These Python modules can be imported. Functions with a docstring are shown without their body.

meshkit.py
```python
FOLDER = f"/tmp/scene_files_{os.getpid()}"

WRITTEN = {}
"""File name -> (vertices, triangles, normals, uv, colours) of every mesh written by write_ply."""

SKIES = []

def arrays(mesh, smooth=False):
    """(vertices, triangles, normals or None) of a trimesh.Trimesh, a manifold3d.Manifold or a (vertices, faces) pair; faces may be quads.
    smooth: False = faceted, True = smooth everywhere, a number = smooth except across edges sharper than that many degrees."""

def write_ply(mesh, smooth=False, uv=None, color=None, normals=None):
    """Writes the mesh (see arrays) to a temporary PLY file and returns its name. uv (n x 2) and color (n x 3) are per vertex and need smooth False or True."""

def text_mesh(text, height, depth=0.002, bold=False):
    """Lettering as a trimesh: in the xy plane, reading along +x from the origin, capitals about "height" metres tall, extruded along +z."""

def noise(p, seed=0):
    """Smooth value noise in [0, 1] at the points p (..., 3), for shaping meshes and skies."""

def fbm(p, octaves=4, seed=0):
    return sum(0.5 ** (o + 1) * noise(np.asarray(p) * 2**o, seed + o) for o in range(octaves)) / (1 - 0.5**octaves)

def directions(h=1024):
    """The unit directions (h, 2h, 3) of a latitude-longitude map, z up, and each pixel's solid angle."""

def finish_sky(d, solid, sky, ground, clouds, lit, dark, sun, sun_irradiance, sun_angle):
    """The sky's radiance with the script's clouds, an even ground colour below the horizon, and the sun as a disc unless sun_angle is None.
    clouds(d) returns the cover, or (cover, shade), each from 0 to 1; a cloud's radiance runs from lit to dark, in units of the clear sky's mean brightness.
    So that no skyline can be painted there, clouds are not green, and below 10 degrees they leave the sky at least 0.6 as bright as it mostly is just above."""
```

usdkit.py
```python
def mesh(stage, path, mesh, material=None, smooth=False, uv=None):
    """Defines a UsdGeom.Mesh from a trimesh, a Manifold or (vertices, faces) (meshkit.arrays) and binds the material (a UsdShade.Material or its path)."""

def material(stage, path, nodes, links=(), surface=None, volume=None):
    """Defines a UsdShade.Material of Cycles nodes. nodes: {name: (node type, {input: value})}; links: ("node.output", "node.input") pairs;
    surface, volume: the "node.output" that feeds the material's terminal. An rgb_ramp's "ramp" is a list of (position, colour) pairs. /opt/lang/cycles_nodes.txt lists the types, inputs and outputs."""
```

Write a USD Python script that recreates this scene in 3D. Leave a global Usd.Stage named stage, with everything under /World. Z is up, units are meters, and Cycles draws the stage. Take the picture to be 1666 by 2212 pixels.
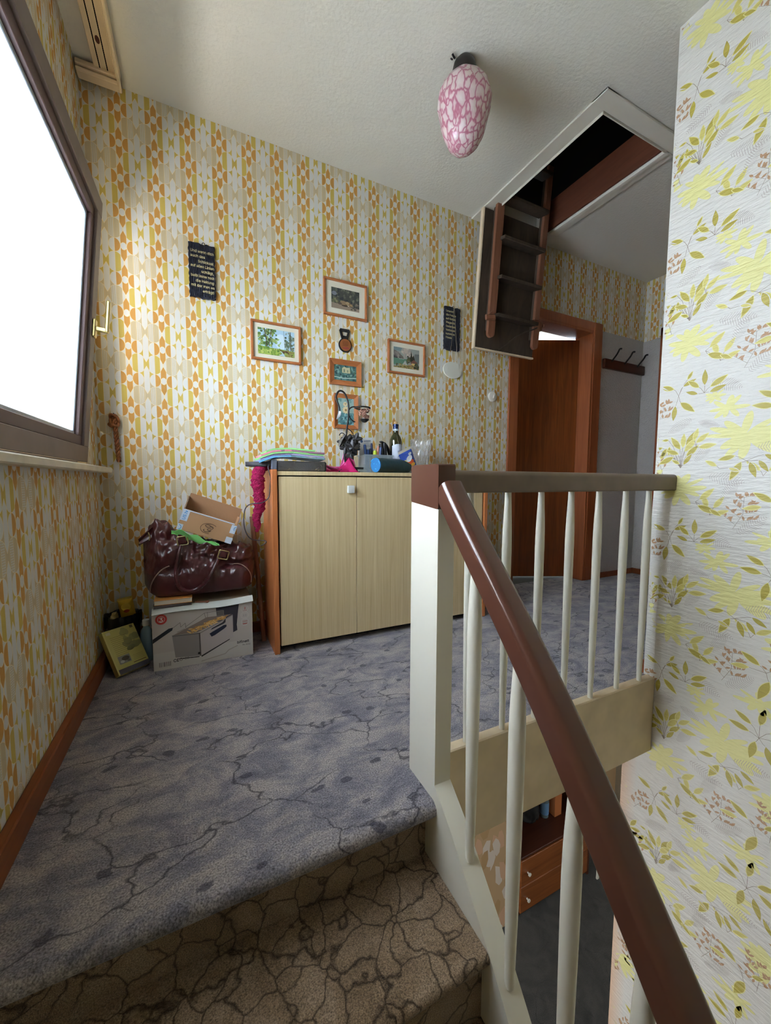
import math, random
import numpy as np, trimesh, usdkit, meshkit
from pxr import Usd, UsdGeom, UsdLux, Gf, Sdf, Vt
from shapely.geometry import Polygon, box as sbox, Point, LineString, MultiPolygon
from shapely import affinity
from shapely.ops import unary_union

stage = Usd.Stage.CreateInMemory()
UsdGeom.SetStageUpAxis(stage, 'Z'); UsdGeom.SetStageMetersPerUnit(stage, 1.0)
UsdGeom.Xform.Define(stage, '/World')
PI = math.pi
# ------------------------------------------------------------------ camera
F_PX, YAW, PITCH, ROLL, EYE = 837.683, .449304, -.0776719, .00321251, .86
cam = UsdGeom.Camera.Define(stage, '/World/camera')
cam.CreateHorizontalApertureAttr(24.0)
cam.CreateVerticalApertureAttr(24.0 * 2212 / 1666)
cam.CreateFocalLengthAttr(24.0 * F_PX / 1666)
cam.CreateClippingRangeAttr(Gf.Vec2f(.02, 200))
fwd = np.array([math.sin(YAW) * math.cos(PITCH), math.cos(YAW) * math.cos(PITCH), math.sin(PITCH)])
rt = np.array([math.cos(YAW), -math.sin(YAW), 0]); up = np.cross(rt, fwd)
r2, u2 = math.cos(ROLL) * rt + math.sin(ROLL) * up, -math.sin(ROLL) * rt + math.cos(ROLL) * up
cam.AddTransformOp().Set(Gf.Matrix4d(*r2, 0, *u2, 0, *(-fwd), 0, 0, 0, EYE, 1))
cam.CreateExposureAttr(1.65)
# ------------------------------------------------------------------ light
sky = UsdLux.DomeLight.Define(stage, '/World/sky_light')
sky.CreateColorAttr(Gf.Vec3f(.74, .87, 1.0)); sky.CreateIntensityAttr(.5)
def rect_light(name, pos, w, h, rot, color, inten):
    l = UsdLux.RectLight.Define(stage, '/World/' + name)
    l.CreateWidthAttr(w); l.CreateHeightAttr(h); l.CreateColorAttr(Gf.Vec3f(*color)); l.CreateIntensityAttr(inten)
    l.AddTranslateOp().Set(Gf.Vec3d(*pos)); l.AddRotateXYZOp().Set(Gf.Vec3f(*rot))
    return l
# daylight entering by the stair-landing window and by the stairwell window downstairs
rect_light('daylight_window', (-1.05, 1.2, 1.75), 2.2, 1.9, (0, -78, 0), (1.0, .98, .95), 7.6)
# glazed front door downstairs, below the landing window
rect_light('daylight_downstairs', (-.78, 1.55, -1.55), 1.7, 1.0, (0, -90, 0), (1.0, .98, .94), 1.3)

# ------------------------------------------------------------------ helpers
def lin(r, g, b):
    c = np.array([r, g, b], float) / 255
    return np.where(c <= .04045, c / 12.92, ((c + .055) / 1.055) ** 2.4)
_names = {}
def numbered(path):
    n = _names.get(path, 0); _names[path] = n + 1
    return path if n == 0 else f'{path}_{n:03d}'
_off = {}
def thing(name, label, cat, loc=(0, 0, 0), group=None, kind=None):
    p = numbered('/World/' + name)
    x = UsdGeom.Xform.Define(stage, p); x.AddTranslateOp().Set(Gf.Vec3d(*map(float, loc)))
    _off[p] = np.array(loc, float); prim = x.GetPrim()
    tag(prim, label, cat, group, kind)
    return p
def tag(prim, label=None, cat=None, group=None, kind=None):
    for k, v in (('label', label), ('category', cat), ('group', group), ('kind', kind)):
        if v: prim.SetCustomDataByKey(k, v)
def tm(m):
    if isinstance(m, (list,)): m = cat(m)
    return m
def cat(ms): return trimesh.util.concatenate([x for x in ms if x is not None])
def obj(name, mesh, mat, parent=None, label=None, smooth=35, cols=None):
    """One Mesh prim; mesh in world coordinates."""
    base = parent or '/World'
    p = numbered(base + '/' + name)
    off = _off.get(base, np.zeros(3)); _off[p] = off
    mesh = tm(mesh)
    if cols is not None:
        v, f = mesh
        pr = usdkit.mesh(stage, p, (np.asarray(v) - off, f), mat, False)
        UsdGeom.PrimvarsAPI(pr).CreatePrimvar('Cd', Sdf.ValueTypeNames.Color3fArray, 'vertex').Set(Vt.Vec3fArray.FromNumpy(np.asarray(cols, np.float32)))
    else:
        m2 = mesh.copy(); m2.apply_translation(-off)
        pr = usdkit.mesh(stage, p, m2, mat, smooth)
    if label: pr.GetPrim().SetCustomDataByKey('label', label)
    return p
def struct(name, mesh, mat, parent=None, label=None, smooth=35, cols=None, cat_=None):
    p = obj(name, mesh, mat, parent, label, smooth, cols)
    if not parent: tag(stage.GetPrimAtPath(p), None, cat_, None, 'structure')
    return p
def solo(name, mesh, mat, label, cat_, group=None, kind=None, **k):
    p = obj(name, mesh, mat, **k); tag(stage.GetPrimAtPath(p), label, cat_, group, kind); return p

def bx(x0, x1, y0, y1, z0, z1, c=0.0):
    """Box, chamfered by c."""
    lo, hi = np.array([min(x0, x1), min(y0, y1), min(z0, z1)]), np.array([max(x0, x1), max(y0, y1), max(z0, z1)])
    c = min(c, (hi - lo).min() * .45)
    if c <= 0: return trimesh.creation.box(bounds=[lo, hi])
    P = []
    for s in np.ndindex(2, 2, 2):
        s = np.array(s); corner = np.where(s, hi, lo); inn = np.where(s, hi - c, lo + c)
        for k in range(3):
            q = inn.copy(); q[k] = corner[k]; P.append(q)
    return trimesh.Trimesh(P).convex_hull
def R(m, ang, axis, about=(0, 0, 0)):
    m.apply_transform(trimesh.transformations.rotation_matrix(ang, axis, about)); return m
def T(m, v): m.apply_translation(v); return m
def tube(path, r, n=10, closed=False, caps=True):
    p = np.asarray(path, float); k = len(p)
    rr = np.broadcast_to(r, (k,)).astype(float)
    t = np.roll(p, -1, 0) - np.roll(p, 1, 0) if closed else np.gradient(p, axis=0)
    t /= np.linalg.norm(t, axis=1, keepdims=True) + 1e-12
    a = np.zeros_like(p); ref = np.array([0, 0, 1.]) if abs(t[0, 2]) < .9 else np.array([1., 0, 0])
    for i in range(k):
        ref = ref - t[i] * (ref @ t[i]); ref /= np.linalg.norm(ref) + 1e-12; a[i] = ref
    b = np.cross(t, a); th = np.arange(n) * 2 * PI / n
    v = (p[:, None] + rr[:, None, None] * (np.cos(th)[None, :, None] * a[:, None] + np.sin(th)[None, :, None] * b[:, None])).reshape(-1, 3)
    f = []
    for i in range(k if closed else k - 1):
        for j in range(n):
            a0, a1 = i * n + j, i * n + (j + 1) % n; b0, b1 = ((i + 1) % k) * n + j, ((i + 1) % k) * n + (j + 1) % n
            f += [[a0, b1, b0], [a0, a1, b1]]
    if caps and not closed:
        v = np.vstack([v, p[0], p[-1]]); c0, c1 = len(v) - 2, len(v) - 1
        for j in range(n):
            f += [[c0, (j + 1) % n, j], [c1, (k - 1) * n + j, (k - 1) * n + (j + 1) % n]]
    m = trimesh.Trimesh(v, f, process=False); m.fix_normals() if len(f) < 3000 else None
    return m
def spline(pts, n=40):
    from scipy.interpolate import CubicSpline
    p = np.asarray(pts, float); d = np.r_[0, np.cumsum(np.linalg.norm(np.diff(p, axis=0), axis=1))]
    return CubicSpline(d, p)(np.linspace(0, d[-1], n))
def lathe(prof, c=(0, 0, 0), n=32):
    m = trimesh.creation.revolve(np.asarray(prof, float), sections=n); return T(m, c)
def ext(poly, h):
    return trimesh.creation.extrude_polygon(poly, h, engine='earcut')
def frame3(m, o, ux, uy):
    """place a mesh built in xy (+z out) at origin o with axes ux, uy."""
    ux, uy = np.array(ux, float), np.array(uy, float); M4 = np.eye(4)
    M4[:3, 0], M4[:3, 1], M4[:3, 2], M4[:3, 3] = ux, uy, np.cross(ux, uy), o
    m = m.copy(); m.apply_transform(M4); return m
def tri2d(g):
    vs, fs, n = [], [], 0
    for q in (g.geoms if hasattr(g, 'geoms') else [g]):
        if q.geom_type != 'Polygon' or q.area < 1e-9: continue
        try: v, f = trimesh.creation.triangulate_polygon(q, engine='earcut')
        except Exception: continue
        if len(f) == 0: continue
        v = np.asarray(v); f = np.asarray(f)
        e1, e2 = v[f[:, 1]] - v[f[:, 0]], v[f[:, 2]] - v[f[:, 0]]
        flip = e1[:, 0] * e2[:, 1] - e1[:, 1] * e2[:, 0] < 0; f[flip] = f[flip][:, ::-1]
        vs.append(v); fs.append(f + n); n += len(v)
    return (np.vstack(vs), np.vstack(fs)) if vs else (np.zeros((0, 2)), np.zeros((0, 3), int))
def flat(layers, o, ux, uy):
    """Flat print: layers [(shape, colour)] painted bottom first, made a planar partition with a colour per vertex. -> (v, f), cols"""
    done, V, Fc, C, n = [], [], [], [], 0
    cover = None
    for g, col in reversed(layers):
        q = g if cover is None else g.difference(cover)
        cover = g if cover is None else cover.union(g)
        v, f = tri2d(q.buffer(0))
        if len(f): V.append(v); Fc.append(f + n); C.append(np.tile(np.asarray(col, float), (len(v), 1))); n += len(v)
    v = np.vstack(V); P = np.asarray(o, float) + v[:, :1] * np.asarray(ux, float) + v[:, 1:2] * np.asarray(uy, float)
    return (P, np.vstack(Fc)), np.vstack(C)
def ell(cx, cy, rx, ry=None, rot=0, n=8):
    return affinity.rotate(affinity.translate(affinity.scale(Point(0, 0).buffer(1, n), rx, ry or rx), cx, cy), rot, origin=(cx, cy))
def poly(*pts): return Polygon(pts).buffer(0)
def stroke(pts, w, cap=1): return LineString(pts).buffer(w / 2, 3, cap_style=cap)
def text(s, h, o, ux, uy, depth=.0006, bold=False, align=None):
    m = meshkit.text_mesh(s, h, depth, bold)
    if align: T(m, (-m.bounds[:, 0].mean() if align == 'c' else -m.bounds[1, 0], 0, 0))
    return frame3(m, o, ux, uy)
def wobble(m, amp, freq, seed=0, axis=None):
    v = np.array(m.vertices); d = np.stack([meshkit.fbm(v * freq + 7.3 * k, 3, seed + k) - .5 for k in range(3)], 1) * 2 * amp
    if axis is not None: d *= np.asarray(axis)
    m.vertices = v + d; return m
def grid(nu, nv, fn):
    u, v = np.meshgrid(np.linspace(0, 1, nu), np.linspace(0, 1, nv), indexing='ij')
    P = fn(u, v).reshape(-1, 3); i, j = np.meshgrid(np.arange(nu - 1), np.arange(nv - 1), indexing='ij'); a = (i * nv + j).ravel()
    f = np.vstack([np.stack([a, a + nv, a + nv + 1], 1), np.stack([a, a + nv + 1, a + 1], 1)])
    return trimesh.Trimesh(P, f, process=False)
def thick(m, t):
    """give an open sheet a thickness t along its normals."""
    n = np.array(m.vertex_normals); v = np.array(m.vertices); f = np.array(m.faces); k = len(v)
    e = np.sort(np.vstack([f[:, [0, 1]], f[:, [1, 2]], f[:, [2, 0]]]), 1); oe = np.vstack([f[:, [0, 1]], f[:, [1, 2]], f[:, [2, 0]]])
    u, inv, c = np.unique(e, axis=0, return_inverse=True, return_counts=True); b = oe[c[inv.ravel()] == 1]
    side = np.vstack([np.stack([b[:, 0], b[:, 0] + k, b[:, 1] + k], 1), np.stack([b[:, 0], b[:, 1] + k, b[:, 1]], 1)])
    return trimesh.Trimesh(np.vstack([v + n * t / 2, v - n * t / 2]), np.vstack([f, f[:, ::-1] + k, side]), process=False)

# ------------------------------------------------------------------ materials
LK = '/World/Looks/'
UsdGeom.Scope.Define(stage, '/World/Looks')
def mat(name, col, rough=.6, spec=.5, metal=0, bump=None, coat=0, extra=None, var=None):
    """col: colour; bump: (scale, strength, distance); var: (scale, amount) tone variation."""
    p = {'base_color': tuple(col), 'roughness': rough, 'specular_ior_level': spec, 'metallic': metal, 'coat_weight': coat}
    p.update(extra or {})
    n, l = {'p': ('principled_bsdf', p)}, []
    if bump or var: n['g'] = ('geometry', {})
    if bump:
        n['bn'] = ('noise_texture', {'scale': bump[0], 'detail': 3}); n['b'] = ('bump', {'strength': bump[1], 'distance': bump[2]})
        l += [('g.position', 'bn.vector'), ('bn.fac', 'b.height'), ('b.normal', 'p.normal')]
    if var:
        c = np.asarray(col); n['vn'] = ('noise_texture', {'scale': var[0], 'detail': 4})
        n['vr'] = ('rgb_ramp', {'ramp': [(.3, tuple(c * (1 - var[1]))), (.7, tuple(np.minimum(c * (1 + var[1]), 1)))]})
        l += [('g.position', 'vn.vector'), ('vn.fac', 'vr.fac'), ('vr.color', 'p.base_color')]
    return usdkit.material(stage, LK + name, n, l, 'p.BSDF')
def print_mat(name, rough=.7, bump=None, spec=.3, coat=0):
    n = {'a': ('attribute', {'attribute': 'Cd'}), 'p': ('principled_bsdf', {'roughness': rough, 'specular_ior_level': spec, 'coat_weight': coat})}
    l = [('a.color', 'p.base_color')]
    if bump:
        n |= {'g': ('geometry', {}), 'm': ('mapping', {'scale': bump[3] if len(bump) > 3 else (1, 1, 1)}), 'bn': ('noise_texture', {'scale': bump[0], 'detail': 3}), 'b': ('bump', {'strength': bump[1], 'distance': bump[2]})}
        l += [('g.position', 'm.vector'), ('m.vector', 'bn.vector'), ('bn.fac', 'b.height'), ('b.normal', 'p.normal')]
    return usdkit.material(stage, LK + name, n, l, 'p.BSDF')
def wood(name, c1, c2, stretch=(1, 1, .06), scale=28, rough=.4, coat=.0, dist=1.2, spec=.4, ring=None):
    n = {'g': ('geometry', {}), 'm': ('mapping', {'scale': stretch}), 'n1': ('noise_texture', {'scale': scale, 'detail': 5, 'roughness': .65, 'distortion': dist}),
         'r': ('rgb_ramp', {'ramp': [(.28, tuple(c1)), (.5, tuple((np.asarray(c1) + np.asarray(c2)) / 2)), (.72, tuple(c2))]}),
         'p': ('principled_bsdf', {'roughness': rough, 'coat_weight': coat, 'specular_ior_level': spec})}
    l = [('g.position', 'm.vector'), ('m.vector', 'n1.vector'), ('r.color', 'p.base_color')]
    if ring:
        n['w'] = ('wave_texture', {'scale': ring[0], 'distortion': ring[1], 'detail': 3, 'detail_scale': 1.5, 'bands_direction': 'x'})
        n['mx'] = ('mix_float', {'fac': ring[2]})
        l += [('m.vector', 'w.vector'), ('n1.fac', 'mx.a'), ('w.fac', 'mx.b'), ('mx.result', 'r.fac')]
    else: l += [('n1.fac', 'r.fac')]
    return usdkit.material(stage, LK + name, n, l, 'p.BSDF')

M = {}
M['wallpaper'] = print_mat('geometric_wallpaper', .75, (140, .12, .004), spec=.25)
M['floral'] = print_mat('floral_wallpaper', .42, (60, .55, .010, (1, .35, 1.6)), spec=.55)
M['print'] = print_mat('printed_paper', .5)
M['print_gloss'] = print_mat('printed_gloss', .3, spec=.5)
M['cream'] = mat('cream_paint', lin(228, 223, 208), .38, .5, bump=(30, .06, .004))
M['cream_old'] = mat('old_cream_paint', lin(224, 204, 172), .5, .4, bump=(40, .1, .004), var=(9, .10))
M['brown_paint'] = mat('brown_gloss_paint', lin(90, 54, 42), .24, .6, bump=(45, .06, .003), coat=.4)
M['dusty_brown'] = mat('dusty_brown_paint', lin(112, 94, 76), .42, .5, bump=(40, .1, .003), var=(16, .10))
M['ceiling'] = mat('ceiling_paint', lin(222, 218, 206), .9, .2, bump=(70, .35, .006))
M['grey_wall'] = mat('grey_embossed_paper', lin(186, 182, 176), .5, .4, bump=(85, .8, .010))
M['black_iron'] = mat('black_iron', lin(38, 38, 40), .45, .5, .3, bump=(60, .2, .004))
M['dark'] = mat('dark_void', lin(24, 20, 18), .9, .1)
M['white_plastic'] = mat('white_plastic', lin(226, 222, 208), .35)
M['marble'] = mat('sill_stone', lin(206, 198, 178), .35, .5, var=(12, .14))
M['sash'] = mat('sash_brown', lin(118, 102, 96), .45, .4, var=(14, .1))
M['sash_inner'] = mat('sash_rebate', lin(92, 68, 66), .45, .4)
M['alu'] = mat('grey_gasket', lin(176, 186, 196), .4)
M['brass'] = mat('brass', lin(214, 196, 130), .3, .5, .85)
M['mahogany'] = wood('mahogany_door', lin(104, 50, 22), lin(150, 80, 36), (1, 1, .05), 30, .35, .3)
M['mahogany_lt'] = wood('mahogany_frame', lin(140, 72, 38), lin(172, 96, 54), (1, 1, .05), 26, .35, .3)
M['oak'] = wood('pale_oak_laminate', lin(204, 178, 130), lin(228, 208, 166), (1, 1, .02), 85, .42, .1, .8)
M['orange_wood'] = wood('orange_side_panel', lin(176, 98, 52), lin(206, 130, 78), (1, 1, .03), 40, .4)
M['base_wood'] = wood('baseboard_wood', lin(116, 60, 30), lin(150, 84, 46), (1, .08, 1), 30, .4)
M['old_wood'] = wood('old_dusty_wood', lin(58, 47, 38), lin(82, 68, 55), (1, 1, .3), 14, .8)
M['ladder_wood'] = wood('ladder_wood', lin(122, 78, 56), lin(150, 100, 74), (1, 1, .05), 30, .6)
M['hatch_brown'] = wood('hatch_brown_board', lin(92, 50, 34), lin(116, 68, 46), (1, .1, 1), 20, .6)
M['frame_wood'] = wood('picture_frame_wood', lin(160, 92, 50), lin(192, 122, 74), (.15, 1, .15), 50, .4)

def carpet(name, cols, vein, vscale, vwidth, spots=None, wn=3.2, fine=900, axis=(1, 1, 1), vein_mix=.85, nz=(6, 6, .62, 1.0), vm_=(.42, .58), wf=.3):
    n = {'g': ('geometry', {}), 'mp': ('mapping', {'scale': axis}),
         'wn': ('noise_texture', {'scale': wn, 'detail': 3}), 'wm': ('mix_vector', {'fac': wf}),
         'n1': ('noise_texture', {'scale': nz[0], 'detail': nz[1], 'roughness': nz[2], 'distortion': nz[3]}),
         'r': ('rgb_ramp', {'ramp': [(.30, tuple(cols[0])), (.46, tuple(cols[1])), (.60, tuple(cols[2])), (.74, tuple(cols[1]))]}),
         'v': ('voronoi_texture', {'feature': 'distance_to_edge', 'scale': vscale}), 'vr': ('map_range', {'from_min': 0., 'from_max': vwidth, 'to_min': 1., 'to_max': 0., 'clamp': True}),
         'n3': ('noise_texture', {'scale': 5, 'detail': 2}), 'm3': ('map_range', {'from_min': vm_[0], 'from_max': vm_[1], 'clamp': True}), 'vm': ('math', {'math_type': 'multiply'}), 'vk': ('math', {'math_type': 'multiply', 'value2': vein_mix}),
         'mv': ('mix', {'color2': tuple(vein)}),
         'f': ('noise_texture', {'scale': fine, 'detail': 2}), 'fr': ('map_range', {'from_min': .25, 'from_max': .75, 'to_min': .35, 'to_max': 1.65}), 'fm': ('vector_math', {'math_type': 'scale'}),
         'b': ('bump', {'strength': .7, 'distance': .004}), 'p': ('principled_bsdf', {'roughness': .95, 'specular_ior_level': .1, 'sheen_weight': .25, 'sheen_roughness': .5})}
    l = [('g.position', 'mp.vector'), ('mp.vector', 'wn.vector'), ('mp.vector', 'wm.a'), ('wn.color', 'wm.b'), ('mp.vector', 'n1.vector'), ('n1.fac', 'r.fac'),
         ('wm.result', 'v.vector'), ('v.distance', 'vr.value'), ('mp.vector', 'n3.vector'), ('n3.fac', 'm3.value'), ('vr.result', 'vm.value1'), ('m3.result', 'vm.value2'), ('vm.value', 'vk.value1'),
         ('vk.value', 'mv.fac'), ('r.color', 'mv.color1'), ('g.position', 'f.vector'), ('f.fac', 'fr.value'),
         ('fr.result', 'fm.scale'), ('f.fac', 'b.height'), ('b.normal', 'p.normal'), ('fm.vector', 'p.base_color')]
    if spots:
        n |= {'s': ('voronoi_texture', {'feature': 'f1', 'scale': spots[1], 'randomness': 1}), 'sw': ('noise_texture', {'scale': 26, 'detail': 2}), 'swm': ('mix_vector', {'fac': .04}),
              'sc': ('separate_color', {}), 'sl': ('math', {'math_type': 'less_than', 'value2': spots[2]}),
              'sd': ('map_range', {'from_min': spots[3] * .8, 'from_max': spots[3], 'to_min': 1., 'to_max': 0., 'clamp': True}), 'sm': ('math', {'math_type': 'multiply'}), 'sk': ('math', {'math_type': 'multiply', 'value2': .75}), 'ms': ('mix', {'color2': tuple(spots[0])})}
        l += [('mp.vector', 'sw.vector'), ('mp.vector', 'swm.a'), ('sw.color', 'swm.b'), ('swm.result', 's.vector'), ('s.color', 'sc.color'), ('sc.r', 'sl.value1'), ('s.distance', 'sd.value'), ('sd.result', 'sm.value1'), ('sl.value', 'sm.value2'),
              ('sm.value', 'sk.value1'), ('sk.value', 'ms.fac'), ('mv.color', 'ms.color1'), ('ms.color', 'fm.vector1')]
    else: l += [('mv.color', 'fm.vector1')]
    return usdkit.material(stage, LK + name, n, l, 'p.BSDF')
M['carpet'] = carpet('blue_grey_carpet', (lin(88, 88, 102), lin(130, 127, 136), lin(168, 160, 158)), lin(40, 40, 54), 4.6, .022, (lin(62, 62, 78), 13., .40, .22), wn=9, fine=260, axis=(.85, 1.35, 1), nz=(8, 10, .74, .5), vm_=(.34, .5), wf=.14)
M['stair_carpet'] = carpet('brown_cracked_carpet', (lin(124, 104, 82), lin(148, 126, 102), lin(160, 140, 118)), lin(40, 28, 20), 15.0, .055, wn=11, fine=380, vm_=(.26, .40), wf=.09)
M['low_carpet'] = carpet('dark_grey_carpet', (lin(60, 60, 58), lin(72, 71, 68), lin(84, 82, 78)), lin(52, 51, 50), 6.0, .012, fine=300)
n = {'t': ('translucent_bsdf', {'color': (.52, .60, .68)}), 'r': ('refraction_bsdf', {'color': (.80, .86, .93), 'roughness': .55, 'IOR': 1.18}), 'm': ('mix_closure', {'fac': .94}), 'gl': ('glossy_bsdf', {'color': (1, 1, 1), 'roughness': .35}), 'm2': ('mix_closure', {'fac': .06})}
M['frost'] = usdkit.material(stage, LK + 'frosted_glass', n, [('t.BSDF', 'm.closure1'), ('r.BSDF', 'm.closure2'), ('m.closure', 'm2.closure1'), ('gl.BSDF', 'm2.closure2')], 'm2.closure')
# ------------------------------------------------------------------ patterned walls
YB, ZC, XW, XL, XR = 2.28, 2.67, 1.79, -.426, 3.727      # back wall, ceiling, stairwell wall, window wall, far hall wall
PW, VW = .1442, .1525
WC = dict(cream=lin(238, 222, 184), white=lin(220, 219, 214), orange=lin(206, 154, 82), yellow=lin(208, 184, 96), beige=lin(206, 190, 154))
def wall_cell(par):
    P, V, g = PW, VW, .0007; col = WC['yellow'] if par else WC['beige']; out = []
    cell = sbox(0, 0, P, V)
    def se(cx, cy, rx, ry, p=2.05, n=28):
        t = np.arange(n) * 2 * PI / n; c, s = np.cos(t), np.sin(t)
        return Polygon(np.c_[cx + rx * np.sign(c) * np.abs(c) ** (2 / p), cy + ry * np.sign(s) * np.abs(s) ** (2 / p)])
    def add(shape, c, gap=g):
        s = shape.buffer(-gap) if gap else shape
        s = s.intersection(cell).simplify(.00012)
        if not s.is_empty: out.append((s, c))
    def both(shape, c, gap=g):
        add(shape, c, gap); add(affinity.scale(shape, -1, 1, origin=(P / 2, 0)), c, gap)
    big = se(P / 4, V / 2, P / 4 - .0018, .0458, 2); sm = unary_union([se(P / 4, 0, .0234, .0304, 2), se(P / 4, V, .0234, .0304, 2)])
    pet = unary_union([poly((-.012, -.01), (.012, -.01), (.012, .047), (.0010, .0685), (-.0010, .0685), (-.012, .047)), poly((-.012, V + .01), (.012, V + .01), (.012, V - .047), (.0010, V - .0685), (-.0010, V - .0685), (-.012, V - .047))])
    cen = unary_union([se(0, 0, .0112, .0155, 2), se(0, V, .0112, .0155, 2)])
    both(pet.difference(cen.buffer(.0016)), WC['orange'], .0004); both(cen, WC['white'], .0002)
    both(sm.intersection(sbox(0, -.1, P / 4, .3)), WC['orange']); both(sm.intersection(sbox(P / 4, -.1, .09, .3)), WC['white'])
    B = big.intersection(sbox(.002, 0, .0605, V)).difference(pet.buffer(.0012))
    both(B.intersection(sbox(0, 0, .0135, V)), WC['white']); both(B.intersection(sbox(.0135, 0, P / 4, V)), col)
    inner = B.intersection(sbox(P / 4, 0, .0605, V))
    if par: both(inner, WC['white'])
    else:
        dash = unary_union([sbox(.0385 + i * .0068, .033 + j * .0064, .0385 + i * .0068 + .0045, .033 + j * .0064 + .0047) for i in range(3) for j in range(14)]).intersection(inner.buffer(-.0008))
        both(inner.buffer(-g).difference(dash), col, 0); both(dash, WC['white'], 0)
    both(sbox(.0125, -.01, P / 4, V + .01).difference(big).difference(sm).difference(pet), WC['white'], .0009)
    both(sbox(P / 4, -.01, .0605, V + .01).difference(big).difference(sm), col, .0009)
    c = P / 2; hx = unary_union([poly((c - .012, -.02), (c + .012, -.02), (c + .012, .044), (c, .0665), (c - .012, .044)), poly((c - .012, V + .02), (c + .012, V + .02), (c + .012, V - .044), (c, V - .0665), (c - .012, V - .044))])
    add(hx, WC['white']); add(sbox(c - .012, -.01, c + .012, V + .01).difference(hx.buffer(.0006)), col)
    return out
CELLS = [wall_cell(0), wall_cell(1)]
CELLM = []
for c in CELLS:
    V_, F_, C_, n_ = [], [], [], 0
    for s, col in c:
        v, f = tri2d(s); V_.append(v); F_.append(f + n_); C_.append(np.tile(col, (len(v), 1))); n_ += len(v)
    CELLM.append((np.vstack(V_), np.vstack(F_), np.vstack(C_)))
def papered(name, region, o, ux, uy, nrm, u0, v0, slab, parent=None):
    """A wall: SLAB of solid wall whose REGION (wall plane coordinates) carries the geometric paper print, a fraction of a millimetre proud."""
    o, ux, uy, nrm = (np.array(a, float) for a in (o, ux, uy, nrm))
    a0, b0, a1, b1 = region.bounds; V, Fc, C, n = [], [], [], 0
    for k in range(math.floor((a0 - u0) / PW), math.ceil((a1 - u0) / PW)):
        for m in range(math.floor((b0 - v0) / VW), math.ceil((b1 - v0) / VW)):
            x, y = u0 + k * PW, v0 + m * VW; q = sbox(x, y, x + PW, y + VW); par = (k + m) % 2
            if region.contains(q):
                v, f, c = CELLM[par]; V.append(v + (x, y)); Fc.append(f + n); C.append(c); n += len(v)
            elif region.intersects(q):
                loc = affinity.translate(region.intersection(q), -x, -y)
                for s, col in CELLS[par]:
                    s2 = s.intersection(loc)
                    if s2.is_empty: continue
                    v, f = tri2d(s2)
                    if len(f): V.append(v + (x, y)); Fc.append(f + n); C.append(np.tile(col, (len(v), 1))); n += len(v)
    v = np.vstack(V); Pp = o + v[:, :1] * ux + v[:, 1:2] * uy + nrm * .0008
    bv, bf = tri2d(region); Bp = o + bv[:, :1] * ux + bv[:, 1:2] * uy + nrm * .0004
    flip = np.dot(np.cross(ux, uy), nrm) < 0
    f = np.vstack(Fc + [bf + n]); f = f[:, ::-1] if flip else f
    P2, C2 = np.vstack([Pp, Bp]), np.vstack(C + [np.tile(WC['cream'], (len(Bp), 1))])
    s = cat(slab); P3 = np.vstack([P2, s.vertices]); f3 = np.vstack([f, np.array(s.faces) + len(P2)])
    return struct(name, (P3, f3), M['wallpaper'], parent, cols=np.vstack([C2, np.tile(WC['cream'], (len(s.vertices), 1))]))
U0, V0 = .0045, .0 + 2.579 - 17 * VW
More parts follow.
